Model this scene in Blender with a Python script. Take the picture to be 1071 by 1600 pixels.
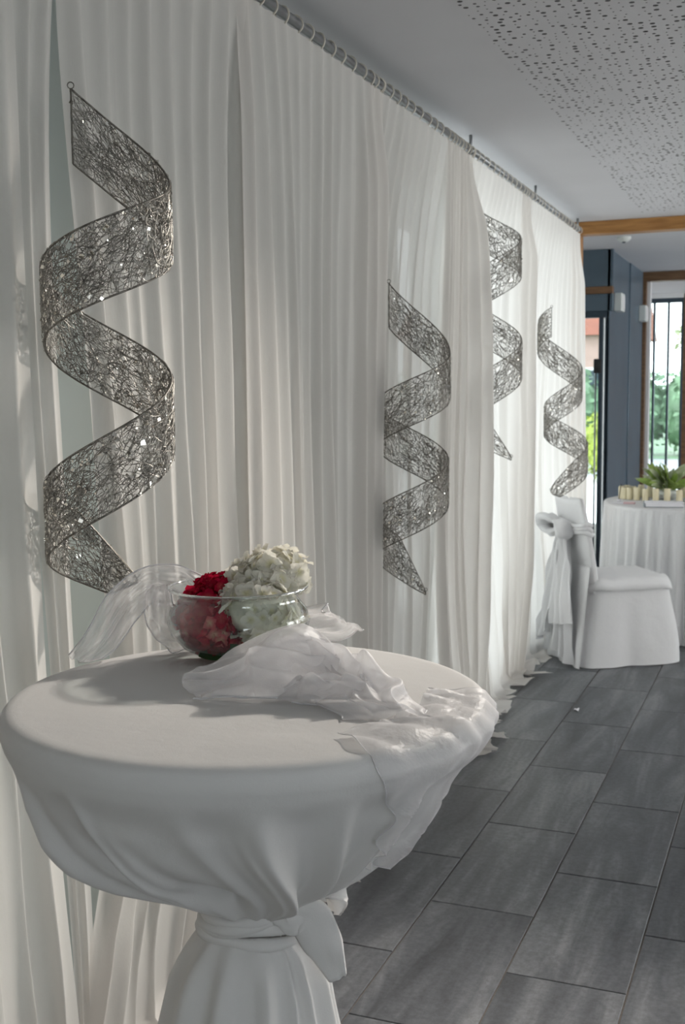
import bpy, bmesh, math, random
import numpy as np
from mathutils import Vector, Matrix, Euler

for o in list(bpy.data.objects):
    bpy.data.objects.remove(o)
SC = bpy.context.scene
COL = SC.collection
PI = math.pi
R = math.radians

# ------------------------------------------------------------------ camera
cam_data = bpy.data.cameras.new('camera')
cam = bpy.data.objects.new('camera', cam_data)
COL.objects.link(cam)
yaw, pitch, roll = R(-21.88), R(-5.75), R(-0.46)
fw = Vector((math.sin(yaw) * math.cos(pitch), math.cos(yaw) * math.cos(pitch), math.sin(pitch)))
r0 = Vector((math.cos(yaw), -math.sin(yaw), 0))
u0 = r0.cross(fw)
rx = math.cos(roll) * r0 + math.sin(roll) * u0
ux = -math.sin(roll) * r0 + math.cos(roll) * u0
M = Matrix((rx, ux, -fw)).transposed().to_4x4()
M.translation = (0, 0, 1.48)
cam.matrix_world = M
cam_data.sensor_fit = 'VERTICAL'
cam_data.sensor_height = 23.6
cam_data.lens = 1785.0 / 1600.0 * 23.6
cam_data.clip_start = 0.05
cam_data.clip_end = 300
cam_data.dof.use_dof = True
cam_data.dof.focus_distance = 1.85
cam_data.dof.aperture_fstop = 7.1
SC.camera = cam

# ------------------------------------------------------------------ world, lights, exposure
SC.view_settings.view_transform = 'Standard'
SC.view_settings.look = 'None'
SC.view_settings.gamma = 1.0
SC.view_settings.use_curve_mapping = False
SC.view_settings.exposure = 0.08
SC.cycles.use_adaptive_sampling = True
SC.cycles.adaptive_threshold = 0.035
SC.cycles.max_bounces = 6
SC.cycles.diffuse_bounces = 3
SC.cycles.glossy_bounces = 3
SC.cycles.transmission_bounces = 7
SC.cycles.transparent_max_bounces = 10
SC.cycles.caustics_reflective = False
SC.cycles.caustics_refractive = False

world = bpy.data.worlds.new('overcast_sky')
SC.world = world
world.use_nodes = True
wn = world.node_tree.nodes
bg = wn['Background']
bg.inputs['Color'].default_value = (0.93, 0.97, 1.0, 1)
bg.inputs['Strength'].default_value = 4.2


def area_light(name, loc, rot, sx, sy, energy, color):
    d = bpy.data.lights.new(name, 'AREA')
    d.shape = 'RECTANGLE'
    d.size = sx
    d.size_y = sy
    d.energy = energy
    d.color = color
    o = bpy.data.objects.new(name, d)
    COL.objects.link(o)
    o.location = loc
    o.rotation_euler = rot
    return o


# daylight entering by the windows of the long right hand wall
for wy, e in [(3.9, 20), (6.0, 30)]:
    area_light('window_daylight', (3.34, wy, 1.35), (0, R(90), 0), 1.5, 1.4, e, (1.0, 0.92, 0.84))
# cool front fill, placed at an unseen window added behind the camera
area_light('window_daylight', (2.35, -1.88, 1.35), (R(90), 0, 0), 1.6, 1.4, 15, (0.90, 0.94, 1.0))
# daylight through the glazed side wall of the rooms beyond the opening
area_light('window_daylight', (3.34, 9.2, 1.35), (0, R(90), 0), 1.5, 2.0, 30, (0.88, 0.95, 1.0))
area_light('window_daylight', (3.34, 12.05, 1.35), (0, R(90), 0), 1.5, 2.0, 50, (0.92, 0.92, 1.0))


# ------------------------------------------------------------------ helpers
def link(o, parent=None):
    COL.objects.link(o)
    if parent is not None:
        o.parent = parent
    return o


def tag(o, label=None, cat=None, group=None, kind=None):
    if label:
        o['label'] = label
    if cat:
        o['category'] = cat
    if group:
        o['group'] = group
    if kind:
        o['kind'] = kind
    return o


def empty(name, loc=(0, 0, 0), rz=0.0):
    o = bpy.data.objects.new(name, None)
    o.empty_display_size = 0.1
    o.location = loc
    o.rotation_euler = (0, 0, rz)
    return link(o)


def mesh_obj(name, verts, faces, mat=None, parent=None, smooth=True):
    me = bpy.data.meshes.new(name)
    me.from_pydata([tuple(map(float, v)) for v in verts], [], [tuple(map(int, f)) for f in faces])
    if smooth and len(me.polygons):
        me.polygons.foreach_set('use_smooth', [True] * len(me.polygons))
    me.update()
    o = bpy.data.objects.new(name, me)
    if mat is not None:
        me.materials.append(mat)
    return link(o, parent)


class MB:
    """collects simple shapes for one mesh"""

    def __init__(self):
        self.v = []
        self.f = []

    def add(self, verts, faces):
        b = len(self.v)
        self.v.extend([tuple(p) for p in verts])
        self.f.extend([tuple(i + b for i in f) for f in faces])
        return self

    def box(self, a, b):
        x0, y0, z0 = a
        x1, y1, z1 = b
        return self.add([(x0, y0, z0), (x1, y0, z0), (x1, y1, z0), (x0, y1, z0), (x0, y0, z1), (x1, y0, z1), (x1, y1, z1), (x0, y1, z1)],
                        [(3, 2, 1, 0), (4, 5, 6, 7), (0, 1, 5, 4), (1, 2, 6, 5), (2, 3, 7, 6), (3, 0, 4, 7)])

    def grid(self, P, cu=False, cv=False):
        n, m = P.shape[:2]
        fs = []
        for i in range(n if cu else n - 1):
            for j in range(m if cv else m - 1):
                i2, j2 = (i + 1) % n, (j + 1) % m
                fs.append((i * m + j, i2 * m + j, i2 * m + j2, i * m + j2))
        return self.add(P.reshape(-1, 3), fs)

    def tube(self, pts, r, sides=6, caps=True, closed=False):
        pts = np.array(pts, float)
        n = len(pts)
        rr = np.full(n, r, float) if np.isscalar(r) else np.array(r, float)
        if closed:
            T = np.roll(pts, -1, 0) - np.roll(pts, 1, 0)
        else:
            T = np.gradient(pts, axis=0)
        T /= np.linalg.norm(T, axis=1)[:, None] + 1e-12
        ref = np.array([0.0, 0, 1]) if abs(T[0][2]) < 0.8 else np.array([1.0, 0, 0])
        P = np.zeros((n, sides, 3))
        nrm = np.cross(T[0], ref)
        for i in range(n):
            nrm = nrm - T[i] * (nrm @ T[i])
            nrm /= np.linalg.norm(nrm) + 1e-12
            bn = np.cross(T[i], nrm)
            for k in range(sides):
                a = 2 * PI * k / sides
                P[i, k] = pts[i] + rr[i] * (math.cos(a) * nrm + math.sin(a) * bn)
        b = len(self.v)
        self.grid(P, closed, True)
        if caps and not closed:
            self.f.append(tuple(b + k for k in range(sides)))
            self.f.append(tuple(b + (n - 1) * sides + k for k in reversed(range(sides))))
        return self

    def lathe(self, prof, seg=48, center=(0, 0, 0)):
        P = np.zeros((len(prof), seg, 3))
        for i, (r, z) in enumerate(prof):
            for k in range(seg):
                a = 2 * PI * k / seg
                P[i, k] = (center[0] + r * math.cos(a), center[1] + r * math.sin(a), center[2] + z)
        return self.grid(P, False, True)

    def build(self, name, mat, parent=None, smooth=False):
        return mesh_obj(name, self.v, self.f, mat, parent, smooth)


def bevelled_box(name, a, b, mat, parent=None, w=0.005, seg=2):
    bm = bmesh.new()
    x0, y0, z0 = a
    x1, y1, z1 = b
    bmesh.ops.create_cube(bm, size=1)
    for v in bm.verts:
        v.co = Vector(((x0 + x1) / 2 + v.co.x * (x1 - x0), (y0 + y1) / 2 + v.co.y * (y1 - y0), (z0 + z1) / 2 + v.co.z * (z1 - z0)))
    bmesh.ops.bevel(bm, geom=list(bm.edges), offset=w, segments=seg, affect='EDGES', profile=0.6)
    me = bpy.data.meshes.new(name)
    bm.to_mesh(me)
    bm.free()
    me.materials.append(mat)
    return link(bpy.data.objects.new(name, me), parent)


def copy_tree(o, parent=None):
    c = o.copy()
    COL.objects.link(c)
    c.parent = parent
    for ch in list(o.children):
        copy_tree(ch, c)
    return c


class Noise:
    """smooth band limited noise made of random sines"""

    def __init__(self, seed, dims, freq, n=10):
        g = np.random.default_rng(seed)
        d = g.normal(size=(n, dims))
        d /= np.linalg.norm(d, axis=1)[:, None]
        self.k = d * np.array(freq) * g.uniform(0.5, 1.5, (n, 1)) * 2 * PI
        self.p = g.uniform(0, 2 * PI, n)
        self.n = n

    def __call__(self, *xs):
        xs = np.broadcast_arrays(*[np.asarray(x, float) for x in xs])
        s = 0
        for k, p in zip(self.k, self.p):
            ph = p
            for a, b in zip(k, xs):
                ph = ph + a * b
            s = s + np.sin(ph)
        return s / math.sqrt(self.n / 2)


def smooth(a, b, x):
    t = np.clip((np.asarray(x, float) - a) / (b - a), 0, 1)
    return t * t * (3 - 2 * t)


# ------------------------------------------------------------------ materials
def new_mat(name):
    m = bpy.data.materials.new(name)
    m.use_nodes = True
    nt = m.node_tree
    nt.nodes.clear()
    out = nt.nodes.new('ShaderNodeOutputMaterial')
    return m, nt, out


def nd(nt, t, **kw):
    n = nt.nodes.new(t)
    for k, v in kw.items():
        if k in n.inputs:
            n.inputs[k].default_value = v
        else:
            setattr(n, k, v)
    return n


def principled(name, color, rough=0.5, metal=0.0, noise=None, bump=None, spec=0.5, var=0.0, sheen=0.0):
    """plain surface; noise=(scale, amount, stretch) mottles the colour, bump=(scale, strength)"""
    m, nt, out = new_mat(name)
    b = nd(nt, 'ShaderNodeBsdfPrincipled')
    b.inputs['Base Color'].default_value = (*color, 1)
    b.inputs['Roughness'].default_value = rough
    b.inputs['Metallic'].default_value = metal
    b.inputs['Specular IOR Level'].default_value = spec
    b.inputs['Sheen Weight'].default_value = sheen
    nt.links.new(b.outputs[0], out.inputs[0])
    tc = nd(nt, 'ShaderNodeTexCoord')
    if noise:
        sc, am, st = noise
        mp = nd(nt, 'ShaderNodeMapping')
        mp.inputs['Scale'].default_value = st
        nz = nd(nt, 'ShaderNodeTexNoise', Scale=sc, Detail=5.0)
        rp = nd(nt, 'ShaderNodeValToRGB')
        rp.color_ramp.elements[0].position = 0.3
        rp.color_ramp.elements[1].position = 0.7
        rp.color_ramp.elements[0].color = (*[c * (1 - am) for c in color], 1)
        rp.color_ramp.elements[1].color = (*[min(1, c * (1 + am)) for c in color], 1)
        nt.links.new(tc.outputs['Object'], mp.inputs[0])
        nt.links.new(mp.outputs[0], nz.inputs[0])
        nt.links.new(nz.outputs[0], rp.inputs[0])
        nt.links.new(rp.outputs[0], b.inputs['Base Color'])
    if bump:
        nb = nd(nt, 'ShaderNodeTexNoise', Scale=bump[0], Detail=4.0)
        bp = nd(nt, 'ShaderNodeBump', Strength=bump[1], Distance=0.002)
        nt.links.new(tc.outputs['Object'], nb.inputs[0])
        nt.links.new(nb.outputs[0], bp.inputs['Height'])
        nt.links.new(bp.outputs[0], b.inputs['Normal'])
    return m


def fabric(name, color, trans=0.3, clear=0.0, weave=900.0, wb=0.25, slub=(1, 1, 1), crease=(6.0, 0.0), gloss=0.0, dens=None):
    """woven cloth: diffuse and translucent shares, an open-weave share that lets light straight through"""
    m, nt, out = new_mat(name)
    tc = nd(nt, 'ShaderNodeTexCoord')
    mp = nd(nt, 'ShaderNodeMapping')
    mp.inputs['Scale'].default_value = slub
    nt.links.new(tc.outputs['Object'], mp.inputs[0])
    nz = nd(nt, 'ShaderNodeTexNoise', Scale=weave, Detail=3.0)
    nt.links.new(mp.outputs[0], nz.inputs[0])
    bp = nd(nt, 'ShaderNodeBump', Strength=wb, Distance=0.0006)
    nt.links.new(nz.outputs[0], bp.inputs['Height'])
    last = bp
    if crease[1] > 0:
        n2 = nd(nt, 'ShaderNodeTexNoise', Scale=crease[0], Detail=6.0, Roughness=0.6)
        nt.links.new(tc.outputs['Object'], n2.inputs[0])
        b2 = nd(nt, 'ShaderNodeBump', Strength=crease[1], Distance=0.02)
        nt.links.new(n2.outputs[0], b2.inputs['Height'])
        nt.links.new(bp.outputs[0], b2.inputs['Normal'])
        last = b2
    d = nd(nt, 'ShaderNodeBsdfDiffuse')
    d.inputs['Color'].default_value = (*color, 1)
    t = nd(nt, 'ShaderNodeBsdfTranslucent')
    t.inputs['Color'].default_value = (*color, 1)
    nt.links.new(last.outputs[0], d.inputs['Normal'])
    nt.links.new(last.outputs[0], t.inputs['Normal'])
    mx = nd(nt, 'ShaderNodeMixShader')
    mx.inputs[0].default_value = trans
    nt.links.new(d.outputs[0], mx.inputs[1])
    nt.links.new(t.outputs[0], mx.inputs[2])
    cur = mx
    if gloss > 0:
        g = nd(nt, 'ShaderNodeBsdfGlossy', Roughness=0.35)
        g.inputs['Color'].default_value = (1, 1, 1, 1)
        nt.links.new(last.outputs[0], g.inputs['Normal'])
        m3 = nd(nt, 'ShaderNodeMixShader')
        m3.inputs[0].default_value = gloss
        nt.links.new(cur.outputs[0], m3.inputs[1])
        nt.links.new(g.outputs[0], m3.inputs[2])
        cur = m3
    if clear > 0:
        tr = nd(nt, 'ShaderNodeBsdfTransparent')
        m2 = nd(nt, 'ShaderNodeMixShader')
        m2.inputs[0].default_value = clear
        # a thin weave closes up when it is seen edge on
        lw = nd(nt, 'ShaderNodeLayerWeight', Blend=0.35)
        mr = nd(nt, 'ShaderNodeMapRange')
        mr.inputs['To Min'].default_value = clear
        mr.inputs['To Max'].default_value = clear * 0.25
        nt.links.new(lw.outputs['Facing'], mr.inputs['Value'])
        nt.links.new(mr.outputs[0], m2.inputs[0])
        nt.links.new(cur.outputs[0], m2.inputs[1])
        nt.links.new(tr.outputs[0], m2.inputs[2])
        cur = m2
    nt.links.new(cur.outputs[0], out.inputs[0])
    return m


def pane_mat(name, tint=(0.94, 0.97, 0.97), f0=0.035, fk=0.55, fp=4.0):
    m, nt, out = new_mat(name)
    t = nd(nt, 'ShaderNodeBsdfTransparent')
    t.inputs[0].default_value = (*tint, 1)
    g = nd(nt, 'ShaderNodeBsdfGlossy', Roughness=0.02)
    mx = nd(nt, 'ShaderNodeMixShader')
    lw = nd(nt, 'ShaderNodeLayerWeight', Blend=0.5)
    pw = nd(nt, 'ShaderNodeMath', operation='POWER')
    pw.inputs[1].default_value = fp
    ma = nd(nt, 'ShaderNodeMath', operation='MULTIPLY_ADD')
    ma.inputs[1].default_value = fk
    ma.inputs[2].default_value = f0
    nt.links.new(lw.outputs['Facing'], pw.inputs[0])
    nt.links.new(pw.outputs[0], ma.inputs[0])
    nt.links.new(ma.outputs[0], mx.inputs[0])
    nt.links.new(t.outputs[0], mx.inputs[1])
    nt.links.new(g.outputs[0], mx.inputs[2])
    nt.links.new(mx.outputs[0], out.inputs[0])
    return m


def tile_mat():
    m, nt, out = new_mat('slate_grey_stoneware')
    b = nd(nt, 'ShaderNodeBsdfPrincipled')
    b.inputs['Roughness'].default_value = 0.42
    tc = nd(nt, 'ShaderNodeTexCoord')
    oi = nd(nt, 'ShaderNodeObjectInfo')
    mul = nd(nt, 'ShaderNodeVectorMath', operation='SCALE')
    mul.inputs['Scale'].default_value = 37.0
    comb = nd(nt, 'ShaderNodeCombineXYZ')
    for i in range(3):
        nt.links.new(oi.outputs['Random'], comb.inputs[i])
    nt.links.new(comb.outputs[0], mul.inputs[0])
    add = nd(nt, 'ShaderNodeVectorMath', operation='ADD')
    nt.links.new(tc.outputs['Object'], add.inputs[0])
    nt.links.new(mul.outputs[0], add.inputs[1])
    mp = nd(nt, 'ShaderNodeMapping')
    mp.inputs['Scale'].default_value = (9.0, 1.3, 1)
    nt.links.new(add.outputs[0], mp.inputs[0])
    n1 = nd(nt, 'ShaderNodeTexNoise', Scale=1.0, Detail=8.0, Roughness=0.62)
    n1.inputs['Distortion'].default_value = 0.6
    nt.links.new(mp.outputs[0], n1.inputs[0])
    r1 = nd(nt, 'ShaderNodeValToRGB')
    cr = r1.color_ramp
    cr.elements[0].position = 0.30
    cr.elements[0].color = (0.050, 0.053, 0.060, 1)
    cr.elements[1].position = 0.74
    cr.elements[1].color = (0.225, 0.232, 0.245, 1)
    e = cr.elements.new(0.5)
    e.color = (0.100, 0.106, 0.117, 1)
    nt.links.new(n1.outputs[0], r1.inputs[0])
    n2 = nd(nt, 'ShaderNodeTexNoise', Scale=60.0, Detail=6.0, Roughness=0.7)
    nt.links.new(add.outputs[0], n2.inputs[0])
    r2 = nd(nt, 'ShaderNodeValToRGB')
    r2.color_ramp.elements[0].position = 0.35
    r2.color_ramp.elements[1].position = 0.7
    r2.color_ramp.elements[0].color = (0.72, 0.72, 0.72, 1)
    r2.color_ramp.elements[1].color = (1.22, 1.22, 1.22, 1)
    nt.links.new(n2.outputs[0], r2.inputs[0])
    mx = nd(nt, 'ShaderNodeMix', data_type='RGBA', blend_type='MULTIPLY')
    mx.inputs[0].default_value = 1.0
    nt.links.new(r1.outputs[0], mx.inputs[6])
    nt.links.new(r2.outputs[0], mx.inputs[7])
    nt.links.new(mx.outputs[2], b.inputs['Base Color'])
    bp = nd(nt, 'ShaderNodeBump', Strength=0.15, Distance=0.002)
    nt.links.new(n2.outputs[0], bp.inputs['Height'])
    nt.links.new(bp.outputs[0], b.inputs['Normal'])
    nt.links.new(b.outputs[0], out.inputs[0])
    return m


def wood_mat(name, c1, c2):
    m, nt, out = new_mat(name)
    b = nd(nt, 'ShaderNodeBsdfPrincipled')
    b.inputs['Roughness'].default_value = 0.45
    tc = nd(nt, 'ShaderNodeTexCoord')
    mp = nd(nt, 'ShaderNodeMapping')
    mp.inputs['Scale'].default_value = (1.5, 12, 12)
    nz = nd(nt, 'ShaderNodeTexNoise', Scale=4.0, Detail=6.0)
    rp = nd(nt, 'ShaderNodeValToRGB')
    rp.color_ramp.elements[0].position = 0.35
    rp.color_ramp.elements[1].position = 0.68
    rp.color_ramp.elements[0].color = (*c1, 1)
    rp.color_ramp.elements[1].color = (*c2, 1)
    nt.links.new(tc.outputs['Object'], mp.inputs[0])
    nt.links.new(mp.outputs[0], nz.inputs[0])
    nt.links.new(nz.outputs[0], rp.inputs[0])
    nt.links.new(rp.outputs[0], b.inputs['Base Color'])
    nt.links.new(b.outputs[0], out.inputs[0])
    return m


def glass_mat(name, tint=(1, 1, 1), ior=1.45):
    m, nt, out = new_mat(name)
    g = nd(nt, 'ShaderNodeBsdfGlass', Roughness=0.0, IOR=ior)
    g.inputs['Color'].default_value = (*tint, 1)
    nt.links.new(g.outputs[0], out.inputs[0])
    return m


def petal_mat(name, c_edge, c_core, trans=0.35, vary=0.15):
    m, nt, out = new_mat(name)
    tc = nd(nt, 'ShaderNodeTexCoord')
    oi = nd(nt, 'ShaderNodeObjectInfo')
    ln = nd(nt, 'ShaderNodeVectorMath', operation='LENGTH')
    nt.links.new(tc.outputs['Object'], ln.inputs[0])
    mr = nd(nt, 'ShaderNodeMapRange')
    mr.inputs['From Min'].default_value = 0.001
    mr.inputs['From Max'].default_value = 0.009
    nt.links.new(ln.outputs['Value'], mr.inputs['Value'])
    mix = nd(nt, 'ShaderNodeMix', data_type='RGBA')
    mix.inputs[6].default_value = (*c_core, 1)
    mix.inputs[7].default_value = (*c_edge, 1)
    nt.links.new(mr.outputs[0], mix.inputs[0])
    hs = nd(nt, 'ShaderNodeHueSaturation')
    mv = nd(nt, 'ShaderNodeMapRange')
    mv.inputs['To Min'].default_value = 1 - vary
    mv.inputs['To Max'].default_value = 1 + vary
    nt.links.new(oi.outputs['Random'], mv.inputs['Value'])
    nt.links.new(mv.outputs[0], hs.inputs['Value'])
    nt.links.new(mix.outputs[2], hs.inputs['Color'])
    d = nd(nt, 'ShaderNodeBsdfDiffuse')
    t = nd(nt, 'ShaderNodeBsdfTranslucent')
    nt.links.new(hs.outputs[0], d.inputs[0])
    nt.links.new(hs.outputs[0], t.inputs[0])
    mx = nd(nt, 'ShaderNodeMixShader')
    mx.inputs[0].default_value = trans
    nt.links.new(d.outputs[0], mx.inputs[1])
    nt.links.new(t.outputs[0], mx.inputs[2])
    nt.links.new(mx.outputs[0], out.inputs[0])
    return m


MT = {
    'plaster': principled('white_ceiling_paint', (0.66, 0.66, 0.68), 0.9, noise=(3.0, 0.02, (1, 1, 1)), bump=(120, 0.1)),
    'hole': principled('shaded_hole_fleece', (0.10, 0.10, 0.105), 0.95, noise=(30, 0.2, (1, 1, 1))),  # fleece tone with the unlit depth of the holes put into the colour
    'wall': principled('off_white_wall_paint', (0.74, 0.73, 0.71), 0.85, noise=(2.0, 0.03, (1, 1, 1))),
    'panelwall': principled('pale_green_grey_panel', (0.60, 0.68, 0.67), 0.25, noise=(1.2, 0.05, (1, 1, 1))),
    'slatewall': principled('slate_blue_wall_paint', (0.085, 0.125, 0.16), 0.35, noise=(2.5, 0.15, (1, 1, 1))),
    'tile': tile_mat(),
    'grout': principled('brown_grey_grout', (0.155, 0.140, 0.128), 0.9, noise=(60, 0.2, (1, 1, 1))),
    'wood': wood_mat('honey_pine', (0.30, 0.135, 0.035), (0.46, 0.23, 0.07)),
    'wood2': wood_mat('brown_oak', (0.13, 0.065, 0.03), (0.22, 0.12, 0.055)),
    'darkframe': principled('dark_blue_grey_aluminium', (0.035, 0.055, 0.075), 0.4, 0.3, noise=(8, 0.1, (1, 1, 1))),
    'whiteframe': principled('white_lacquer', (0.78, 0.78, 0.78), 0.4, noise=(5, 0.02, (1, 1, 1))),
    'pane': pane_mat('window_glass'),
    'voile': fabric('white_voile', (0.84, 0.81, 0.775), trans=0.40, clear=0.07, weave=500, wb=0.3, slub=(1, 1, 0.15), crease=(5.0, 0.10)),
    'linen': fabric('white_cotton_damask', (0.83, 0.815, 0.80), trans=0.10, weave=700, wb=0.35, crease=(7.0, 0.12)),
    'cover': fabric('white_chair_cotton', (0.83, 0.825, 0.83), trans=0.12, weave=500, wb=0.25, crease=(9.0, 0.22)),
    'organza': fabric('sheer_white_organza', (0.93, 0.915, 0.925), trans=0.40, clear=0.62, weave=900, wb=0.2, crease=(28.0, 0.30), gloss=0.06),
    'hemthread': fabric('white_stitched_hem', (0.86, 0.85, 0.87), trans=0.25, weave=900, wb=0.3, gloss=0.15),
    'rod': principled('brushed_grey_steel', (0.30, 0.31, 0.32), 0.4, 0.8, noise=(20, 0.1, (1, 1, 1))),
    'ring': principled('ivory_plastic_ring', (0.72, 0.68, 0.60), 0.45, noise=(20, 0.05, (1, 1, 1))),
    'wire': principled('silver_grey_glitter_wire', (0.37, 0.35, 0.315), 0.42, 0.6, noise=(160, 0.55, (1, 1, 1))),
    'rimwire': principled('dark_grey_edge_wire', (0.21, 0.195, 0.17), 0.5, 0.6, noise=(120, 0.4, (1, 1, 1))),
    'flake': principled('silver_sequin', (0.92, 0.88, 0.80), 0.16, 1.0, noise=(90, 0.08, (1, 1, 1))),
    'glass': pane_mat('clear_bowl_glass', (0.955, 0.98, 0.975), 0.05, 0.9, 2.6),
    'rimglass': glass_mat('clear_rim_glass', (0.96, 0.985, 0.98)),
    'red': petal_mat('crimson_petal', (0.50, 0.012, 0.045), (0.60, 0.10, 0.10), 0.3, 0.35),
    'pink': petal_mat('pale_pink_petal', (0.66, 0.15, 0.17), (0.78, 0.52, 0.36), 0.3, 0.2),
    'white': petal_mat('cream_white_petal', (0.95, 0.92, 0.83), (0.84, 0.80, 0.52), 0.4, 0.05),
    'redcore': principled('crimson_petal_mass', (0.42, 0.05, 0.07), 0.6, noise=(75, 0.85, (1, 1, 1)), bump=(90, 0.6)),
    'whitecore': principled('cream_petal_mass', (0.78, 0.75, 0.62), 0.7, noise=(60, 0.2, (1, 1, 1)), bump=(90, 0.6)),
    'leaf': principled('dark_green_leaf', (0.022, 0.075, 0.020), 0.35, noise=(40, 0.3, (1, 1, 1))),
    'lime': principled('fresh_green_leaf', (0.30, 0.42, 0.10), 0.5, noise=(30, 0.3, (1, 1, 1))),
    'lime2': principled('grey_green_leaf', (0.42, 0.47, 0.30), 0.5, noise=(30, 0.3, (1, 1, 1))),
    'stem': principled('green_stem', (0.16, 0.25, 0.07), 0.5, noise=(30, 0.2, (1, 1, 1))),
    'cream': principled('cream_wax', (0.78, 0.70, 0.48), 0.5, noise=(12, 0.08, (1, 1, 1))),
    'wick': principled('black_wick', (0.03, 0.03, 0.03), 0.9, noise=(12, 0.08, (1, 1, 1))),
    'bookcover': principled('grey_book_cloth', (0.28, 0.31, 0.33), 0.6, noise=(40, 0.1, (1, 1, 1))),
    'paper': principled('white_paper', (0.80, 0.79, 0.82), 0.8, noise=(10, 0.02, (1, 1, 1))),
    'pinkpaper': principled('pale_pink_paper', (0.74, 0.50, 0.52), 0.8, noise=(10, 0.03, (1, 1, 1))),
    'plastic': principled('white_plastic', (0.72, 0.75, 0.72), 0.4, noise=(10, 0.02, (1, 1, 1))),
    'paving': principled('pale_concrete_paving', (0.74, 0.73, 0.72), 0.9, noise=(0.6, 0.06, (1, 1, 1))),
    'asphalt': principled('grey_asphalt', (0.33, 0.34, 0.36), 0.9, noise=(1.0, 0.1, (1, 1, 1))),
    'hedge': principled('hedge_leaf', (0.16, 0.27, 0.16), 0.6, noise=(2.0, 0.4, (1, 1, 1))),
    'shrub': principled('yellow_green_leaf', (0.30, 0.37, 0.045), 0.6, noise=(3.0, 0.3, (1, 1, 1))),
    'brick': principled('pinkish_render', (0.50, 0.33, 0.30), 0.85, noise=(3.0, 0.1, (1, 1, 1))),
    'rooftile': principled('red_brown_roof', (0.24, 0.08, 0.05), 0.8, noise=(6.0, 0.2, (1, 1, 1))),
    'metal': principled('dark_pedestal_metal', (0.10, 0.10, 0.11), 0.4, 0.8, noise=(6.0, 0.1, (1, 1, 1))),
    'lampglow': None,
}
m, nt, out = new_mat('halogen_lens')
em = nd(nt, 'ShaderNodeEmission', Strength=30.0)
em.inputs[0].default_value = (1.0, 0.9, 0.78, 1)
nt.links.new(em.outputs[0], out.inputs[0])
MT['lampglow'] = m

# ------------------------------------------------------------------ the setting
CEIL = 2.585
XL, XR = -1.58, 3.40           # inner faces of the side walls
YB, YF = -1.95, 13.2
YD = 7.56                      # wood framed opening to the next room
YD2 = 10.85                    # second opening


def struct(o, label, cat):
    return tag(o, label, cat, kind='structure')


# floor: mortar bed with every tile laid on it
floor = MB().box((-2.52, YB - 0.1, -0.08), (XR + 0.1, YF + 0.1, -0.004)).build('floor', MT['grout'])
struct(floor, 'dark slate grey tiled floor with thin joints', 'floor')
TW, TL = 0.3075, 0.665
bm = bmesh.new()
bmesh.ops.create_cube(bm, size=1)
for v in bm.verts:
    v.co = Vector((v.co.x * (TW - 0.0045), v.co.y * (TL - 0.0045), v.co.z * 0.008 - 0.004))
bmesh.ops.bevel(bm, geom=[e for e in bm.edges if all(v.co.z > -0.002 for v in e.verts)], offset=0.0012, segments=1, affect='EDGES')
tile_me = bpy.data.meshes.new('tile')
bm.to_mesh(tile_me)
bm.free()
tile_me.materials.append(MT['tile'])
rng = random.Random(3)
ntile = 0
for c in range(-2, 15):
    x = -0.975 + (c + 0.5) * TW
    off = 3.100 if c % 2 == 0 else 2.7645
    for k in range(-4, 13):
        y = off + (k + 0.5) * TL
        if x > 0.9 and (y > 8.2 or y < 0.5) or y < -0.3 or ntile >= 296 or x > 2.6:
            continue
        t = bpy.data.objects.new('tile', tile_me)
        link(t, floor)
        t.location = (x, y, rng.uniform(-0.0006, 0.0004))
        t.rotation_euler = (rng.uniform(-.0008, .0008), rng.uniform(-.0008, .0008), rng.choice((0, PI)))
        ntile += 1

# ceiling: smooth board, perforated acoustic field
ceil = MB().box((-2.52, YB - 0.1, CEIL), (XR + 0.1, YF + 0.1, CEIL + 0.12)).build('ceiling', MT['plaster'])
struct(ceil, 'white plasterboard ceiling with a field of random round perforations', 'ceiling')
panel = MB().box((-0.955, -1.2, CEIL - 0.0008), (2.6, YD - 0.28, CEIL + 0.002)).build('perforated_panel', MT['plaster'], ceil)
hm = MB()
g = np.random.default_rng(11)
pitchp = 0.032
cells = {}
for iy in range(int((YD - 0.28 - 1.9) / pitchp)):
    for ix in range(int(2.4 / pitchp)):
        x = -0.945 + (ix + 0.5) * pitchp + g.uniform(-0.008, 0.008)
        y = 1.9 + (iy + 0.5) * pitchp + g.uniform(-0.008, 0.008)
        if x < -0.944:
            continue
        q = g.random()
        r = 0.0084 if q < 0.17 else (0.0058 if q < 0.42 else (0.0032 if q < 0.82 else 0))
        if r == 0:
            continue
        n = 8 if r > 0.005 else 6
        zz = CEIL - 0.0012
        hm.add([(x + r * math.cos(2 * PI * k / n), y + r * math.sin(2 * PI * k / n), zz) for k in range(n)], [tuple(range(n))[::-1]])
h = hm.build('perforations', MT['hole'], ceil)
h['kind'] = 'stuff'

# left wall behind the curtain: pale panels, then glazing
wl = MB()
wl.box((XL - 0.12, YB, -0.004), (XL, 4.55, CEIL))
wl.box((XL - 0.12, 4.55, 2.46), (XL, YD, CEIL)).box((XL - 0.12, 4.55, -0.004), (XL, YD, 0.10))
wall_left = wl.build('wall_left', MT['wall'])
struct(wall_left, 'pale wall hidden behind the long white curtain', 'wall')
for k in range(6):
    y0 = YB + 0.02 + k * 1.08
    bevelled_box('wall_panel', (XL, y0, 0.08), (XL + 0.012, y0 + 1.07, CEIL - 0.02), MT['panelwall'], wall_left, 0.003, 1)


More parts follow.
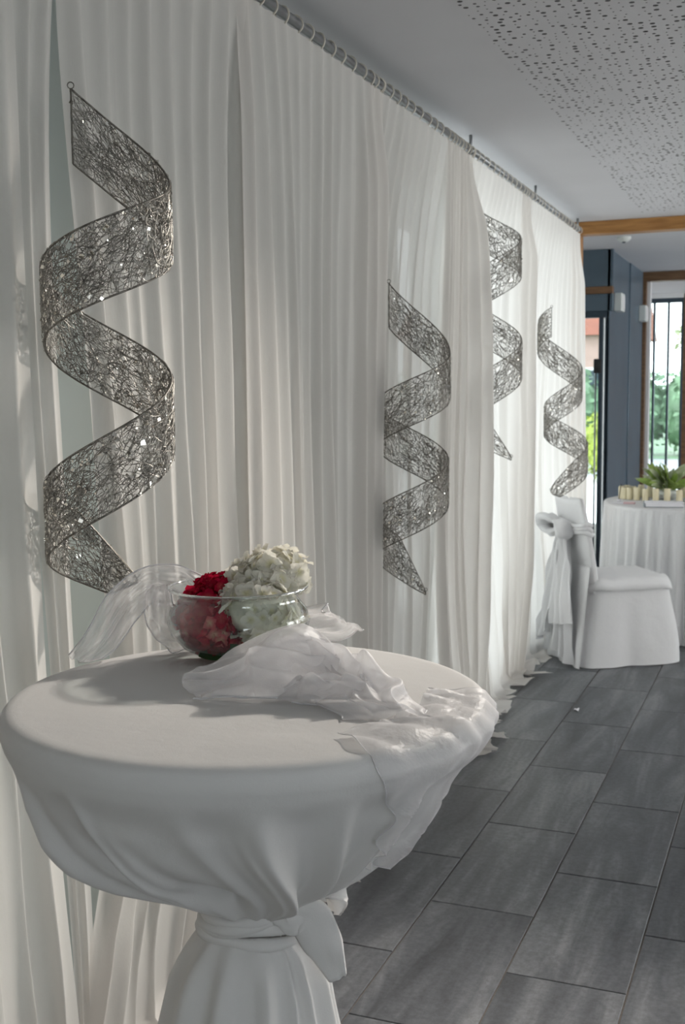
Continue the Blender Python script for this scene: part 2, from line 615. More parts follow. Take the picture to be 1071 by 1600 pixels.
def glazing(name, xw, y0, y1, z0, z1, posts, label, fmat, post_w=0.05):
    w = empty(name, (xw, (y0 + y1) / 2, z0))
    struct(w, label, 'window')
    yc = (y0 + y1) / 2

    def bx(n, a, b, mt):
        return bevelled_box(n, (a[0] - xw, a[1] - yc, a[2] - z0), (b[0] - xw, b[1] - yc, b[2] - z0), mt, w, 0.004, 1)
    bx('head_rail', (xw - 0.05, y0, z1 - 0.06), (xw + 0.03, y1, z1), fmat)
    bx('sill_rail', (xw - 0.05, y0, z0), (xw + 0.03, y1, z0 + 0.06), fmat)
    ys = [y0 + post_w / 2] + list(posts) + [y1 - post_w / 2]
    for y in ys:
        bx('post', (xw - 0.05, y - post_w / 2, z0 + 0.06), (xw + 0.03, y + post_w / 2, z1 - 0.06), fmat)
    for a, b in zip(ys[:-1], ys[1:]):
        bx('pane', (xw - 0.014, a + post_w / 2 - 0.005, z0 + 0.055), (xw - 0.008, b - post_w / 2 + 0.005, z1 - 0.055), MT['pane'])
    return w


glazing('window_1', XL - 0.06, 4.55, YD - 0.02, 0.10, 2.46, (5.55, 6.55), 'tall glazing behind the far half of the white curtain', MT['whiteframe'])

# right wall with its windows, wall with the added fill window behind the camera
WR = [(3.2, 4.6), (5.3, 6.7)]
wr = MB()
edges = [YB] + [v for w in WR for v in w] + [8.15, 10.25, 11.15, 12.95, YF]
for i in range(0, len(edges) - 1, 2):
    wr.box((XR, edges[i], -0.004), (XR + 0.15, edges[i + 1], CEIL))
for a, b in WR + [(8.15, 10.25), (11.15, 12.95)]:
    wr.box((XR, a, -0.004), (XR + 0.15, b, 0.55)).box((XR, a, 2.15), (XR + 0.15, b, CEIL))
struct(wr.build('wall_right', MT['wall']), 'white plastered wall with a row of windows opposite the curtain', 'wall')
for i, (a, b) in enumerate(WR + [(8.15, 10.25), (11.15, 12.95)]):
    glazing('window_%d' % (i + 2), XR + 0.08, a, b, 0.55, 2.15, ((a + b) / 2,),
            ['first', 'second', 'third', 'fourth'][i] + ' white framed window along the wall opposite the curtain', MT['whiteframe'])
wb = MB()
wb.box((XL - 0.12, YB - 0.15, -0.004), (1.5, YB, CEIL)).box((3.2, YB - 0.15, -0.004), (XR + 0.15, YB, CEIL))
wb.box((1.5, YB - 0.15, -0.004), (3.2, YB, 0.60)).box((1.5, YB - 0.15, 2.10), (3.2, YB, CEIL))
struct(wb.build('wall_back', MT['wall']), 'white plastered wall at the camera end of the room', 'wall')

# wood framed opening, then the next room's side: glazing, slate wall, second opening
fr = empty('trim_1', (-1.40, YD, 0))
struct(fr, 'honey coloured wooden frame around the opening at the curtain end', 'door frame')
bevelled_box('header', (0, -0.05, 2.505), (4.8, 0.07, CEIL), MT['wood'], fr, 0.004, 1)
bevelled_box('jamb', (-0.02, -0.05, 0.0), (0.045, 0.07, 2.505), MT['wood'], fr, 0.004, 1)
stub = MB().box((XL - 0.12, YD - 0.05, 0), (-1.42, YD + 0.07, CEIL)).box((-2.40, YD - 0.02, 0), (XL - 0.12, YD + 0.07, CEIL)).box((-2.52, YD - 0.02, 0), (-2.40, 9.06, CEIL)).build('wall_stub', MT['wall'])
struct(stub, 'short white wall end beside the wooden frame', 'wall')


def glazing_across(name, yw, x0, x1, z0, z1, posts, label, fmat, post_w=0.035, dep=0.03):
    """glass wall that faces the camera"""
    w = empty(name, ((x0 + x1) / 2, yw, z0))
    struct(w, label, 'window')
    xc = (x0 + x1) / 2

    def bx(n, a, b, mt):
        return bevelled_box(n, (a[0] - xc, a[1] - yw, a[2] - z0), (b[0] - xc, b[1] - yw, b[2] - z0), mt, w, 0.003, 1)
    bx('head_rail', (x0, yw - dep, z1 - 0.05), (x1, yw + dep, z1), fmat)
    bx('sill_rail', (x0, yw - dep, z0), (x1, yw + dep, z0 + 0.06), fmat)
    xs = [x0 + post_w / 2] + list(posts) + [x1 - post_w / 2]
    for x in xs:
        bx('post', (x - post_w / 2, yw - dep, z0 + 0.06), (x + post_w / 2, yw + dep, z1 - 0.05), fmat)
    for a, b in zip(xs[:-1], xs[1:]):
        bx('pane', (a + post_w / 2 - 0.004, yw - 0.004, z0 + 0.055), (b - post_w / 2 + 0.004, yw + 0.004, z1 - 0.045), MT['pane'])
    return w


glazing_across('window_6', YB - 0.08, 1.5, 3.2, 0.60, 2.10, (2.35,), 'white framed window added for fill light in the wall at the camera end', MT['whiteframe'])  # unseen window, added to carry the cool fill on the cloth front
XS = -1.385
YG = 9.0
glazing_across('window_9', YG, -2.40, XS - 0.005, 0.0, 2.12, (-1.452, -1.95), 'dark framed glass front just beyond the wooden opening', MT['darkframe'], 0.030)
tr2 = empty('trim_2', (-1.88, YG, 2.12))
struct(tr2, 'panelled band above the glass front, its brown strip a modelled header reflection', 'lintel')
bevelled_box('lower_band', (-0.52, -0.03, 0.0), (0.515, 0.03, 0.13), MT['slatewall'], tr2, 0.003, 1)
bevelled_box('reflected_header_strip', (-0.52, -0.04, 0.13), (0.515, 0.03, 0.185), MT['wood2'], tr2, 0.003, 1)  # solid brown strip in place of the second header's reflection
bevelled_box('upper_band', (-0.52, -0.03, 0.185), (0.515, 0.03, CEIL - 2.12), MT['slatewall'], tr2, 0.003, 1)
sw = MB().add([(XS, YG - 0.03, -0.004), (XS, 10.0, -0.004), (XS - 0.16, 10.0, -0.004), (XS - 0.02, YG - 0.03, -0.004),
               (XS, YG - 0.03, CEIL), (XS, 10.0, CEIL), (XS - 0.16, 10.0, CEIL), (XS - 0.02, YG - 0.03, CEIL)],
              [(0, 1, 2, 3), (7, 6, 5, 4), (4, 5, 1, 0), (5, 6, 2, 1), (6, 7, 3, 2), (7, 4, 0, 3)]).build('wall_slate', MT['slatewall'])
struct(sw, 'slate blue wall pier between the glass fronts', 'wall')
bevelled_box('projecting_pier', (XS - 0.14, 10.0, -0.004), (XS + 0.012, YD2 - 0.06, CEIL), MT['slatewall'], sw, 0.003, 1)

fr2 = empty('trim_3', (XS, YD2, 0))
struct(fr2, 'brown wooden frame of the second opening further back', 'door frame')
bevelled_box('header', (-0.24, -0.06, CEIL - 0.085), (4.75, 0.06, CEIL), MT['wood2'], fr2, 0.004, 1)
bevelled_box('jamb', (-0.24, -0.06, 0), (0.045, 0.06, CEIL - 0.085), MT['wood2'], fr2, 0.004, 1)
bevelled_box('edge_strip', (0.045, -0.03, 0), (0.078, 0.05, CEIL - 0.085), MT['whiteframe'], fr2, 0.003, 1)

YH = 13.2
l3 = MB().box((-1.74, YD2 + 0.06, -0.004), (-1.66, YH + 0.05, CEIL)).build('wall_side', MT['wall'])
struct(l3, 'pale side wall of the furthest room', 'wall')
glazing_across('window_10', YH, -1.66, -1.235, 0.0, CEIL - 0.05, (-1.395, -1.548), 'dark framed glass front of the furthest room', MT['darkframe'], 0.024)
l4 = MB().box((-1.66, YH - 0.03, CEIL - 0.05), (-1.235, YH + 0.03, CEIL)).build('trim_4', MT['whiteframe'])
struct(l4, 'pale strip above the furthest glass front', 'lintel')
wf = MB().box((-1.235, YH, -0.004), (XR + 0.1, YH + 0.12, CEIL)).build('wall_front', MT['wood2'])
struct(wf, 'brown wooden end wall of the furthest room', 'wall')
for k in range(6):
    bevelled_box('board', (-1.235 + k * 0.77, YH - 0.022, 0.02), (-0.475 + k * 0.77, YH, CEIL - 0.02), MT['wood2'], wf, 0.004, 1)

# ------------------------------------------------------------------ outdoors (seen through the glass)
gd = MB().box((-60, -20, -0.16), (-2.52, 22.0, -0.08)).box((-2.52, 13.4, -0.16), (40, 22.0, -0.08)).build('pavement', MT['paving'])
struct(gd, 'pale paved forecourt outside the glass walls', 'pavement')
rd = MB().box((-60, 22.0, -0.2), (40, 29.0, -0.1)).build('road', MT['asphalt'])
struct(rd, 'grey road beyond the paved forecourt', 'road')
gv = MB().box((-60, 29.0, -0.2), (40, 80.0, -0.08)).build('verge_ground', MT['hedge'])
struct(gv, 'green verge beyond the road', 'ground')


def leaf_cloud(name, ells, n, size, mat, parent, seed):
    g = np.random.default_rng(seed)
    mb = MB()
    for (cx, cy, cz, ax, ay, az) in ells:
        for _ in range(n):
            d = g.normal(size=3)
            d /= np.linalg.norm(d)
            rr = g.uniform(0.72, 1.0)
            p = np.array((cx, cy, cz)) + d * np.array((ax, ay, az)) * rr
            a = g.normal(size=3)
            a /= np.linalg.norm(a)
            b = np.cross(a, d + 0.3 * g.normal(size=3))
            b /= np.linalg.norm(b) + 1e-9
            s = size * g.uniform(0.6, 1.3)
            mb.add([p - a * s, p + b * s * 0.5, p + a * s, p - b * s * 0.5], [(0, 1, 2, 3)])
        P = np.zeros((7, 12, 3))
        for i in range(7):
            th = PI * i / 6
            for k in range(12):
                f = 2 * PI * k / 12
                P[i, k] = (cx + 0.8 * ax * math.sin(th) * math.cos(f), cy + 0.8 * ay * math.sin(th) * math.sin(f), cz + 0.8 * az * math.cos(th))
        mb.grid(P, False, True)
    o = mb.build(name, mat, parent)
    o['kind'] = 'stuff'
    return o


hg = empty('garden_hedge', (-4, 30.5, -0.08))
tag(hg, 'long green hedge across the road outside the glass', 'hedge')
leaf_cloud('hedge_foliage', [(-7 + k * 1.7, 0, 1.15, 1.25, 0.9, 1.25) for k in range(9)], 500, 0.13, MT['hedge'], hg, 4)
sh = empty('garden_shrub', (-3.2, 21.0, -0.08))
tag(sh, 'yellow green shrub outside the first glass side wall', 'shrub')
leaf_cloud('shrub_foliage', [(0, 0, 0.65, 0.62, 0.6, 0.7)], 700, 0.07, MT['shrub'], sh, 5)
tr = empty('garden_tree', (-1.9, 33.5, -0.08))
tag(tr, 'pale leafy tree standing behind the hedge', 'tree')
MB().tube([(0, 0, 0), (0.05, 0, 1.2), (0, 0.1, 2.4)], [0.16, 0.13, 0.1], 8).build('trunk', MT['wood2'], tr, True)
leaf_cloud('crown', [(0, 0, 3.2, 1.5, 1.3, 1.2), (0.6, 0, 4.0, 1.0, 1.0, 0.8)], 700, 0.14, MT['lime2'], tr, 6)
bd = empty('house', (-9.6, 40, -0.08))
tag(bd, 'pinkish house with red brown roof across the road', 'house')
MB().box((-4, 0, 0), (4, 6, 3.6)).build('house_wall', MT['brick'], bd)
MB().add([(-4.3, -0.3, 3.6), (4.3, -0.3, 3.6), (4.3, 6.3, 3.6), (-4.3, 6.3, 3.6), (-4.3, 3, 5.6), (4.3, 3, 5.6)],
         [(0, 1, 5, 4), (2, 3, 4, 5), (1, 2, 5), (3, 0, 4), (3, 2, 1, 0)]).build('roof', MT['rooftile'], bd)
for x in (-2.6, 0, 2.6):
    w = bevelled_box('window', (x - 0.6, -0.04, 1.2), (x + 0.6, 0.02, 2.5), MT['whiteframe'], bd, 0.01, 1)
    bevelled_box('window_pane', (x - 0.5, -0.05, 1.3), (x + 0.5, -0.042, 2.4), MT['darkframe'], w, 0.002, 1)

# small fittings in the next room
sd = empty('smoke_detector', (-1.20, 8.35, CEIL))
tag(sd, 'small round smoke detector on the ceiling beyond the opening', 'smoke detector')
MB().lathe([(0, -0.035), (0.028, -0.034), (0.042, -0.022), (0.05, -0.012), (0.05, 0)], 24).build('housing', MT['plastic'], sd, True)
MB().lathe([(0.0, -0.042), (0.012, -0.041), (0.014, -0.034)], 12).build('sensor_cap', MT['darkframe'], sd, True)
for (yy, lab) in ((9.25, 'small pale box mounted high on the slate pier by the glass'), (10.62, 'small pale box mounted high on the slate pier by the wooden jamb')):
    e = empty('wall_box', (XS + (0.0 if yy < 10 else 0.012), yy, 2.20))
    tag(e, lab, 'wall box', 'pale boxes on the slate pier')
    bevelled_box('casing', (0, -0.09, -0.07), (0.06, 0.09, 0.07), MT['plastic'], e, 0.008, 2)
    bevelled_box('front_grille', (0.06, -0.07, -0.05), (0.064, 0.07, 0.05), MT['whiteframe'], e, 0.002, 1)
dl = empty('door_lock', (-1.482, YG - 0.03, 1.70))
tag(dl, 'black lock box on the dark post of the glass wall', 'lock')
bevelled_box('lock_body', (-0.015, -0.05, -0.055), (0.04, 0.0, 0.055), MT['wick'], dl, 0.01, 2)
MB().tube([(0.0, -0.03, -0.055), (0.0, -0.03, -0.9), (0.0, -0.03, -1.66)], 0.007, 8).build('lock_rod', MT['rod'], dl, True)

# ceiling spot lamp (to the right of the frame) that throws the bowl's shadow
sp = empty('ceiling_spot_lamp', (-0.10, 3.75, CEIL - 0.004))
tag(sp, 'small round halogen spot in the perforated ceiling', 'spot lamp')
MB().lathe([(0.062, 0.0), (0.062, -0.008), (0.05, -0.012), (0.044, -0.004)], 24).build('trim_ring', MT['whiteframe'], sp, True)
MB().lathe([(0.0, -0.004), (0.044, -0.004)], 24).build('lens', MT['lampglow'], sp)
ld = bpy.data.lights.new('spot_light', 'SPOT')
ld.energy = 310
ld.color = (1.0, 0.93, 0.84)
ld.spot_size = R(70)
ld.spot_blend = 0.9
ld.shadow_soft_size = 0.09
lo = bpy.data.objects.new('spot_light', ld)
link(lo, sp)
lo.location = (0, 0, -0.05)
lo.rotation_euler = (Vector((-0.75, 1.75, 0.7)) - Vector((-0.10, 3.75, CEIL))).to_track_quat('-Z', 'Y').to_euler()

# ------------------------------------------------------------------ curtain rod and curtains
RODX, RODZ = -1.345, 2.522
rod = empty('curtain_rod', (RODX, 0.0, RODZ))
tag(rod, 'long grey steel curtain rod just under the ceiling', 'curtain rod')
for (a, b, n) in ((-1.5, 4.84, 'pole'), (4.86, 6.12, 'pole'), (6.14, 7.42, 'pole')):
    MB().tube([(0, a, 0), (0, b, 0)], 0.0135, 12).build(n, MT['rod'], rod, True)
for y in (-0.9, 0.6, 2.2, 4.85, 6.13, 7.36):
    br = MB().tube([(0, y, 0.0), (0, y, CEIL - RODZ)], 0.007, 8).build('bracket', MT['rod'], rod, True)
    MB().tube([(0, y - 0.018, 0), (0, y + 0.018, 0)], 0.0185, 12).build('bracket_collar', MT['rod'], br, True)

rp = MB()
a = np.linspace(0, 2 * PI, 19)[:-1]
rp.tube(np.stack([0.0245 * np.cos(a), 0 * a, 0.0245 * np.sin(a)], 1), 0.0028, 6, closed=True)
ring_me = rp.build('ring', MT['ring'], None, True)
ring_data = ring_me.data
bpy.data.objects.remove(ring_me)


def curtain(seed, yt0, yt1, yb0, yb1, n, label, x0=-1.335, amp=(0.022, 0.05), right_bulge=0.0, left_bulge=0.0, pool=0.12, mid=(0.0, 0.0), kick=0.0):
    """one hanging panel; yt = span along the rod, yb = span at the floor, mid = extra shift of its two edges at half height"""
    g = np.random.default_rng(seed)
    ztop = RODZ - 0.026
    wt = g.uniform(0.8, 1.2, n)
    wbm = g.uniform(0.35, 1.0, n) * g.choice((0.6, 1.0, 2.0), n)
    et = np.concatenate([[0], np.cumsum(wt)]) / wt.sum()
    eb = np.concatenate([[0], np.cumsum(wbm)]) / wbm.sum()
    at = g.uniform(0.010, 0.017, n)
    ab = g.uniform(amp[0], amp[1], n) * g.choice((0.5, 1.0, 1.0), n)
    skew = g.uniform(-0.15, 0.3, n)
    per = 14
    nc = n * per + 1
    L = ztop + pool
    ls = np.concatenate([np.linspace(0, 0.18, 8), np.linspace(0.24, ztop - 0.06, 34), np.linspace(ztop - 0.04, L, 12)])
    drift = Noise(seed + 50, 2, (0.9, 0.45), 8)
    fine = Noise(seed + 90, 2, (7.0, 1.1), 10)
    ruf = Noise(seed + 70, 2, (9.0, 6.0), 10)
    P = np.zeros((len(ls), nc, 3))
    ci = np.minimum(np.arange(nc) // per, n - 1)
    ph = (np.arange(nc) - ci * per) / per
    for j, l in enumerate(ls):
        t = min(l / ztop, 1.0)
        k = t ** 0.7
        ed = et * (1 - k) + eb * k
        ya = yt0 * (1 - t) + yb0 * t + mid[0] * math.sin(PI * t)
        ya = ya - kick * float(smooth(0.72, 1.0, t))
        yb_ = yt1 * (1 - t) + yb1 * t + mid[1] * math.sin(PI * t)
        w = (ed[ci + 1] - ed[ci]) * (yb_ - ya)
        yy = ya + ed[ci] * (yb_ - ya) + w * (ph + 0.12 * np.sin(2 * PI * ph) * k + skew[ci] * k * np.sin(PI * ph) ** 2)
        A = at[ci] * (1 - k) + ab[ci] * k
        sh_ = (0.5 - 0.5 * np.cos(2 * PI * ph)) ** 1.3
        wtop = math.exp(-(l / 0.28) ** 1.5)
        xe = x0 * (1 - wtop) + (RODX + 0.006) * wtop
        xx = xe + A * (sh_ - 0.35)
        pin = math.exp(-l / 0.06)
        xx = xx * (1 - 0.45 * pin) + 0.45 * pin * xe
        xx = xx + 0.016 * drift(yy, l) * t + 0.0045 * fine(yy, l) * k
        u = np.arange(nc) / (nc - 1)
        rbm = math.sin(PI * min(t * 0.9 + 0.06, 1)) ** 0.6 * float(smooth(0.0, 0.14, t))
        xx = xx + right_bulge * smooth(0.62, 1.0, u) * rbm + left_bulge * smooth(0.45, 0.0, u) * rbm
        z = ztop - l
        zz = np.full(nc, z)
        if z < 0.05:
            s = l - (ztop - 0.05)
            q = np.clip(s / 0.08, 0, 1)
            zz = 0.05 * (1 - q) ** 2 + 0.003 + (0.014 + 0.012 * ruf(yy, 0.3)) * np.clip(s - 0.02, 0, 1) / 0.1 * 0.9
            zz = np.maximum(zz, 0.002 + 0.002 * (j % 2))
            xx = xx + np.clip(s - 0.01, 0, 1) * (0.62 + 0.22 * np.tanh(ruf(yy, 0.0)))
            yy = yy + np.clip(s - 0.03, 0, 1) * 0.16 * np.tanh(ruf(yy * 0.8, 2.0))
        P[j, :, 0], P[j, :, 1], P[j, :, 2] = xx, yy, zz
    c = empty('curtain', (x0, (yt0 + yt1) / 2, 0))
    off = np.array((x0, (yt0 + yt1) / 2, 0))
    tag(c, label, 'curtain', 'white curtain panels along the wall')
    MB().grid(P - off).build('cloth', MT['voile'], c, True)
    # pleat tape and rings
    for i in range(n):
        yc = yt0 + (et[i] + et[i + 1]) / 2 * (yt1 - yt0)
        if yc < 2.3:
            continue
        o = bpy.data.objects.new('ring', ring_data)
        link(o, c)
        o.location = (RODX - off[0], yc - off[1], RODZ - 0.009)
        o.rotation_euler = (0, g.uniform(-0.3, 0.3), g.uniform(-0.35, 0.35))
    return c


curtain(21, 0.35, 1.745, 0.30, 1.865, 15, 'first white curtain panel at the picture edge, ending at a tall gap', right_bulge=0.02, mid=(0, -0.035), x0=-1.33, amp=(0.02, 0.04))
curtain(22, 1.80, 1.925, 1.90, 1.985, 2, 'narrow white curtain strip in the tall gap behind the largest spiral', x0=-1.375, amp=(0.015, 0.025), mid=(-0.02, -0.03))
curtain(23, 1.895, 2.74, 2.08, 2.72, 9, 'white curtain panel hanging behind the glass bowl of flowers', mid=(0.05, 0.0), x0=-1.37, kick=0.22, amp=(0.025, 0.055))
curtain(24, 2.66, 3.74, 2.62, 3.62, 13, 'white curtain panel between the bowl of flowers and the second spiral', right_bulge=0.06, left_bulge=0.02, x0=-1.335, mid=(0, -0.12), amp=(0.025, 0.055))
curtain(25, 3.60, 4.80, 3.40, 4.74, 14, 'dull white curtain panel directly behind the second spiral', x0=-1.395, mid=(-0.1, 0.0))
curtain(26, 4.50, 4.86, 4.32, 4.93, 8, 'bright backlit curtain panel between the second and third spirals', right_bulge=0.11, amp=(0.03, 0.055), pool=0.16, x0=-1.335, mid=(-0.03, -0.12))
curtain(27, 4.70, 6.02, 4.66, 5.92, 15, 'bright backlit curtain panel behind the third spiral', right_bulge=0.15, x0=-1.41, amp=(0.03, 0.05), pool=0.16, mid=(-0.1, -0.22))
curtain(28, 5.80, 7.43, 5.66, 7.46, 18, 'bright backlit curtain panel at the wooden frame behind the last spiral', x0=-1.395, amp=(0.03, 0.05), pool=0.13, mid=(-0.1, 0), right_bulge=0.10)


# ------------------------------------------------------------------ hanging glitter spirals
def spiral(name, seed, p_top, p_bot, rad, th0, th1, keys, width, label, right, nwire, nflake, tip=0.0, wr0=0.0009, tipv=0.0):
    """wire-mesh ribbon wound round a leaning axis. keys: (angle in degrees, height of the ribbon's middle)"""
    g = np.random.default_rng(seed)
    p_top, p_bot = np.array(p_top), np.array(p_bot)
    rt = np.array((right[0], right[1], 0.0))
    tw = np.array((right[1], -right[0], 0.0))
    ka = np.array([k[0] for k in keys], float)
    kz = np.array([k[1] for k in keys], float)

    # smooth interpolation of the height keys
    def zmid(th):
        th = np.asarray(th, float)
        s = 0
        for d in (-24, -12, 0, 12, 24):
            s = s + np.interp(th + d, ka, kz)
        return s / 5

    def pt(th, v, dr=0.0):
        th = np.asarray(th, float)
        z = zmid(th) + v * width
        t = (p_top[2] - zmid(th)) / (p_top[2] - p_bot[2])
        ax = p_top[None, :2] + np.atleast_1d(t)[:, None] * (p_bot - p_top)[None, :2]
        a = np.radians(np.atleast_1d(th))
        rr = rad + np.atleast_1d(dr)
        xy = ax + (rr * np.cos(a))[:, None] * rt[None, :2] + (rr * np.sin(a))[:, None] * tw[None, :2]
        return np.concatenate([xy, np.atleast_1d(z)[:, None]], 1)

    e = empty(name, (p_bot[0], p_bot[1], p_bot[2]))
    off = np.array(e.location)
    tag(e, label, 'spiral ornament', 'silver wire spirals hanging before the curtain')

    def vmax(th):
        # the lower end is cut to a point
        return np.where(th > th1 - tip, 0.5 - (0.46 - tipv) * (th - (th1 - tip)) / max(tip, 1e-3), 0.5)

    def vmin(th):
        return np.where(th > th1 - tip * 0.5, -0.5 + (0.46 + tipv) * (th - (th1 - tip * 0.5)) / max(tip * 0.5, 1e-3), -0.5)
    ths = np.linspace(th0, th1, 150)
    top = pt(ths, vmax(ths)) - off
    bot = pt(ths, vmin(ths)) - off
    MB().tube(top, 0.0019, 6).build('edge_wire', MT['rimwire'], e, True)
    MB().tube(bot, 0.0019, 6).build('edge_wire', MT['rimwire'], e, True)
    for k, th in enumerate((th0, th1)):
        q = np.array([pt(th, v)[0] for v in np.linspace(float(vmin(np.array(th))), float(vmax(np.array(th))), 6)]) - off
        MB().tube(q, 0.0019, 6).build('end_wire', MT['rimwire'], e, True)
    for s in (0, 1):
        q = (top[0] if s == 0 else top[-1])
        aa = np.linspace(0, 2 * PI, 11)[:-1]
        MB().tube(np.stack([q[0] + 0.006 * np.cos(aa) * rt[0], q[1] + 0.006 * np.cos(aa) * rt[1], q[2] + 0.006 + 0.006 * np.sin(aa)], 1), 0.0012, 5, closed=True).build('hanging_loop', MT['rimwire'], e, True)
    # tangle of fine wire
    mb = MB()
    span = th1 - th0
    arc = rad * math.radians(1.0)          # metres per degree
    for _ in range(nwire):
        c_t = g.uniform(th0, th1)
        c_v = g.uniform(-0.5, 0.5)
        n = 6
        ln = g.uniform(0.03, 0.075)
        dirn = g.uniform(0, 2 * PI)
        curv = g.normal() * 1.6
        s = np.linspace(-0.5, 0.5, n)
        an = dirn + curv * s
        tt = c_t + np.cumsum(np.cos(an)) / n * ln / arc - np.cos(dirn) * ln / arc / 2
        # ribbon rises with the angle, keep wires inside its band
        vv = c_v + np.cumsum(np.sin(an)) / n * ln / width - np.sin(dirn) * ln / width / 2
        tt = np.clip(tt, th0, th1)
        vv = np.clip(vv, vmin(tt), vmax(tt))
        p = pt(tt, vv, g.uniform(-0.004, 0.004) + g.normal() * 0.001 * s) - off
        if np.linalg.norm(p[0] - p[-1]) < 0.008:
            continue
        mb.tube(p, wr0, 3, caps=False)
    w = mb.build('wire_mesh', MT['wire'], e, True)
    w['kind'] = 'stuff'
    mb = MB()
    for _ in range(nflake):
        th = g.uniform(th0, th1)
        v = g.uniform(float(vmin(np.array(th))), float(vmax(np.array(th))))
        p = pt(th, v, 0.003)[0] - off
        nrm = math.cos(math.radians(th)) * rt + math.sin(math.radians(th)) * tw
        nrm = nrm * g.choice((-1, 1)) + g.normal(size=3) * 0.45
        nrm /= np.linalg.norm(nrm)
        a_ = np.cross(nrm, g.normal(size=3))
        a_ /= np.linalg.norm(a_)
        b_ = np.cross(nrm, a_)
        s1 = g.choice((0.0013, 0.0022, 0.0040), p=(0.48, 0.34, 0.18)) * g.uniform(0.7, 1.2)
        s2 = s1 * g.uniform(0.6, 1.2)
        mb.add([p - a_ * s1 - b_ * s2, p + a_ * s1 - b_ * s2 * 0.8, p + a_ * s1 * 0.8 + b_ * s2, p - a_ * s1 + b_ * s2], [(0, 1, 2, 3)])
    f = mb.build('sequins', MT['flake'], e)
    f['kind'] = 'stuff'
    return e


def rightvec(deg):
    return (math.cos(R(deg)), -math.sin(R(deg)))


spiral('wire_spiral', 1, (-1.195, 1.83, 2.0), (-1.19, 1.80, 1.12), 0.116, -122, 655,
       [(-180, 2.05), (-122, 2.000), (0, 1.800), (180, 1.650), (360, 1.450), (540, 1.250), (655, 1.140), (720, 1.08)], 0.138,
       'largest and nearest silver wire spiral, hanging above the back of the bar table', rightvec(-33.6), 4300, 1300, tip=55, tipv=-0.12, wr0=0.00072)
spiral('wire_spiral', 2, (-1.205, 3.67, 1.80), (-1.20, 3.60, 0.85), 0.118, -140, 655,
       [(-180, 1.85), (-140, 1.79), (0, 1.545), (180, 1.385), (360, 1.195), (540, 1.02), (655, 0.865), (720, 0.80)], 0.150,
       'silver wire spiral hanging between the flower bowl and the backlit curtains', rightvec(-18.3), 3400, 1100, tip=45, tipv=-0.42, wr0=0.0008)
spiral('wire_spiral', 3, (-1.265, 4.93, 2.2), (-1.26, 4.96, 1.30), 0.118, -175, 668,
       [(-200, 2.30), (0, 2.075), (180, 1.87), (360, 1.64), (540, 1.42), (640, 1.29), (720, 1.22)], 0.165,
       'half hidden silver wire spiral hung highest on the bright curtain', rightvec(-14.2), 2600, 600, tip=70, wr0=0.0011, tipv=-0.42)
spiral('wire_spiral', 4, (-1.225, 6.10, 1.95), (-1.145, 6.14, 0.95), 0.106, -255, 520,
       [(-260, 1.87), (-180, 1.78), (0, 1.54), (180, 1.34), (360, 1.15), (520, 0.965), (600, 0.88)], 0.150,
       'furthest silver wire spiral, leaning, above the covered chair', rightvec(-10.8), 2300, 550, tip=90, wr0=0.0012)

# ------------------------------------------------------------------ bar table with its cloth
AX, AY = -0.655, 1.300
PHI0 = math.atan2(-AY, -AX)          # direction from the table's axis towards the camera
bt = empty('bar_table', (AX, AY, 0))
tag(bt, 'tall round bar table hidden under the gathered white cloth', 'bar table')
MB().lathe([(0, 1.066), (0.296, 1.066), (0.302, 1.072), (0.302, 1.088), (0.296, 1.094), (0, 1.094)], 64).build('table_top', MT['whiteframe'], bt, True)
MB().lathe([(0.028, 0.02), (0.028, 1.066)], 24).build('column', MT['metal'], bt, True)
MB().lathe([(0, 0.026), (0.06, 0.024), (0.21, 0.012), (0.215, 0.0), (0, 0.0)], 48).build('base_plate', MT['metal'], bt, True)

gz = np.random.default_rng(5)
ZK = np.array([0.004, 0.30, 0.55, 0.65, 0.72, 0.765, 0.79, 0.805, 0.818, 0.849, 0.884, 0.918, 0.953, 1.0, 1.03, 1.055, 1.075])
RLk = np.array([0.27, 0.205, 0.15, 0.125, 0.108, 0.086, 0.062, 0.055, 0.060, 0.108, 0.176, 0.222, 0.254, 0.286, 0.298, 0.307, 0.3125])
RRk = np.array([0.25, 0.180, 0.128, 0.106, 0.094, 0.080, 0.062, 0.055, 0.060, 0.100, 0.146, 0.180, 0.210, 0.250, 0.275, 0.299, 0.3115])
ridge_u = []
ang = -180.0
while ang < 180:
    ridge_u.append((ang, gz.uniform(0.5, 1.4), gz.uniform(4.0, 8.5)))
    ang += gz.uniform(16, 33)


def ridges(u):
    s = 0
    for (c, a_, w_) in ridge_u:
        d = (u - c + 180) % 360 - 180
        s = s + a_ * np.exp(-np.sqrt((d / w_) ** 2 + 0.06) * 1.7)
    return s - 0.48


low_r = [(gz.uniform(-180, 180), gz.uniform(0.6, 1.3), gz.uniform(5, 10)) for _ in range(0)]
ang = -180.0
while ang < 180:
    low_r.append((ang, gz.uniform(0.6, 1.3), gz.uniform(6.0, 10.0)))
    ang += gz.uniform(20, 36)


def ridges_low(u):
    s = 0
    for (c, a_, w_) in low_r:
        d = (u - c + 180) % 360 - 180
        s = s + a_ * np.exp(-(d / w_) ** 2)
    return s - 0.5


fr_list = [(gz.uniform(-180, 180), gz.uniform(0.5, 1.3), gz.uniform(1.6, 3.2)) for _ in range(26)]


def fine_r(u):
    s = 0
    for (c, a_, w_) in fr_list:
        d = (u - c + 180) % 360 - 180
        s = s + a_ * np.exp(-(d / w_) ** 2)
    return s


cn = Noise(8, 2, (2.2, 6.0), 10)


